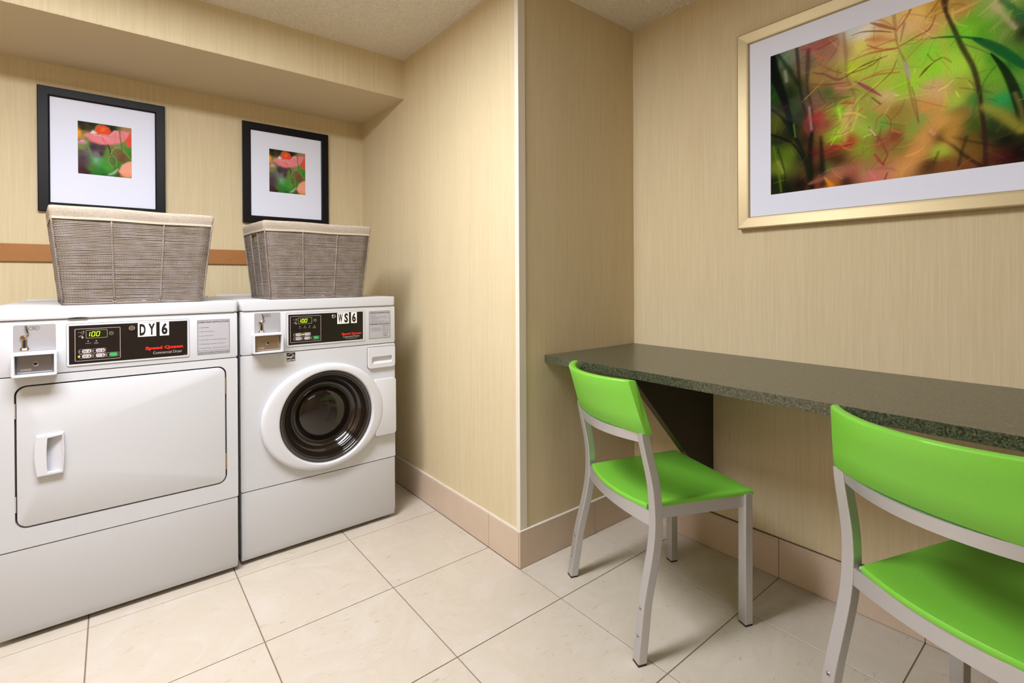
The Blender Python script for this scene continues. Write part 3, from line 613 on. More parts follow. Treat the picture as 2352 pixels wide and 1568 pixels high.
# ------------------------------------------------------------------ laundry baskets
BW, BD, TW, TD, BH = .4026, .2859, .4676, .3407, .3341
def basket():
    t = thing('laundry_basket', '', 'basket', (0, 0, 0), .001, 'cord baskets on the machines')
    ROOTS[t.name] = Vector((0, 0, 0))
    rb = random.Random(11); hem = .041
    def dims(z, off=0): k = z/BH; return (BW+(TW-BW)*k)/2+off, (BD+(TD-BD)*k)/2+off
    bm = bmesh.new(); uvl = bm.loops.layers.uv.new('UVMap')
    nrow = 52; z = .0085; dz = (BH-hem+.002-z)/nrow
    for k in range(nrow):
        zz = z+dz*(k+.5)
        for side in range(4):
            w_, d_ = dims(zz)
            long = side % 2 == 0; half = w_ if long else d_; other = d_ if long else w_
            spans = [(-half, half)]
            if not long and BH-hem-.034 < zz < BH-hem-.008: spans = [(-half, -.045), (.045, half)]
            for (s0, s1) in spans:
                n = 14 if long else 9; pts = []
                j1, j2 = rb.uniform(-.0007, .0007), rb.uniform(-.0007, .0007); ph = rb.uniform(0, 6); am = rb.uniform(.0001, .0005)
                for i in range(n+1):
                    q = i/n; s = s0+(s1-s0)*q; edge = min(1, min(q, 1-q)*7)
                    jit = (j1*(1-q)+j2*q + am*math.sin(ph+q*9))*edge
                    out_ = -.0012*edge*0 + rb.uniform(-.0004, .0004)
                    p = (s, -other-out_) if side == 0 else (other+out_, s) if side == 1 else (-s, other+out_) if side == 2 else (-other-out_, -s)
                    pts.append((p[0], p[1], zz+jit))
                tube(bm, pts, rb.uniform(.00265, .0029), 6, uvl, rb.random()*.01)
    o = mesh_obj('woven_cord', bm, M['cord'], t, smooth='keep'); o['kind'] = 'stuff'
    zt = BH-hem+.004
    for (fx, fy, nm) in [(-1, -1, 'corner_post'), (1, -1, 'corner_post'), (1, 1, 'corner_post'), (-1, 1, 'corner_post')]+[(s/3, f, 'rib') for f in (-1, 1) for s in (-1, 1)]+[(f, s/3, 'rib') for f in (-1, 1) for s in (-1, 1)]:
        w0, d0 = dims(.002); w1, d1 = dims(zt); e = .0025
        ex = e if abs(fx) == 1 else 0; ey = e if abs(fy) == 1 else 0
        def pt(w_, d_, z_): return (fx*w_+math.copysign(ex, fx), fy*d_+math.copysign(ey, fy), z_)
        bm = bmesh.new(); u = bm.loops.layers.uv.new('UVMap')
        tube(bm, [Vector(pt(w0, d0, .003)).lerp(Vector(pt(w1, d1, zt)), q/10)+Vector((rb.uniform(-.0006, .0006), rb.uniform(-.0006, .0006), 0)) for q in range(11)], .0030, 7, u)
        mesh_obj(nm, bm, M['cord'], t, smooth='keep')
    bm = bmesh.new(); u = bm.loops.layers.uv.new('UVMap'); w0, d0 = dims(.003, .001)
    cs = [(-w0, -d0), (w0, -d0), (w0, d0), (-w0, d0)]
    for i in range(4):
        a_, b_ = cs[i], cs[(i+1) % 4]; tube(bm, [(a_[0]+(b_[0]-a_[0])*q/12, a_[1]+(b_[1]-a_[1])*q/12, .0042+rb.uniform(-.0005, .0006)) for q in range(13)], .0042, 7, u)
    for fx in (-1/3, .08, 1/3):
        for fy in (-1, 1): cyl(bm, (fx*w0-.006, fy*d0, .0075), (1, 0, 0), .0055, .012, 8)
    mesh_obj('base_rope', bm, M['cord'], t, smooth='keep')
    def ring(z_, off, r=.018): w_, d_ = dims(z_, off); return [(p[0], p[1], z_) for p in rr(-w_, w_, -d_, d_, r, 4)]
    bm = loft(bmesh.new(), [ring(.008, -.006), ring(BH-.01, -.006), ring(BH-.01, -.009), ring(.012, -.009)], cap0=True, cap1=True)
    mesh_obj('liner', bm, M['liner'], t)
    def ringw(z_, off, amp=0.0):
        base = ring(z_, off, .010); out_ = []
        for i, p in enumerate(base): out_.append(p)
        return out_
    # folded cuff, subdivided along its sides so that it can ripple
    def dense(z_, off):
        w_, d_ = dims(z_, off); pts = []; base = rr(-w_, w_, -d_, d_, .009, 4); n = len(base)
        for i in range(n):
            a_, b_ = Vector(base[i]), Vector(base[(i+1) % n]); m = max(1, int((b_-a_).length/.018)) if (b_-a_).length > .05 else 1
            m = {True: 16, False: 1}[(b_-a_).length > .05]
            for q in range(m): pts.append(a_.lerp(b_, q/m))
        return [(p.x*(1+.004*math.sin(7*p.y*9+z_*40)), p.y*(1+.005*math.sin(p.x*31+z_*60)), z_+.0012*math.sin(p.x*23+p.y*17)) for p in pts]
    lp = [dense(BH-hem, .0042), dense(BH-hem*.6, .0055), dense(BH-.010, .0062), dense(BH-.002, .0035), dense(BH, -.001), dense(BH-.004, -.006), dense(BH-.03, -.0075)]
    mesh_obj('liner_cuff', loft(bmesh.new(), lp, cap0=False, cap1=False), M['linen'], t, smooth=60)
    lp = [dense(BH-hem-.0030, .0040), dense(BH-hem-.003, .0056), dense(BH-hem+.0035, .0062), dense(BH-hem+.0042, .0048)]
    mesh_obj('cuff_hem', loft(bmesh.new(), lp, cap0=False, cap1=False), M['hem'], t, smooth=60)
    return t
def dup(root, loc, rz, label):
    r = root.copy(); COL.objects.link(r); r.location = loc; r.rotation_euler = (0, 0, rz); r['label'] = label
    for ch in list(root.children):
        c = ch.copy(); COL.objects.link(c); c.parent = r
        for g in ch.children:
            d = g.copy(); COL.objects.link(d); d.parent = c
    return r
b1 = basket(); b1.location = (-1.2025, .8809, 1.0790); b1.rotation_euler = (0, 0, .091)
b1['label'] = 'grey cord laundry basket with linen cuff standing on the dryer'
dup(b1, (-.5424, .910, 1.0790), .0415, 'grey cord laundry basket with linen cuff standing on the washer')

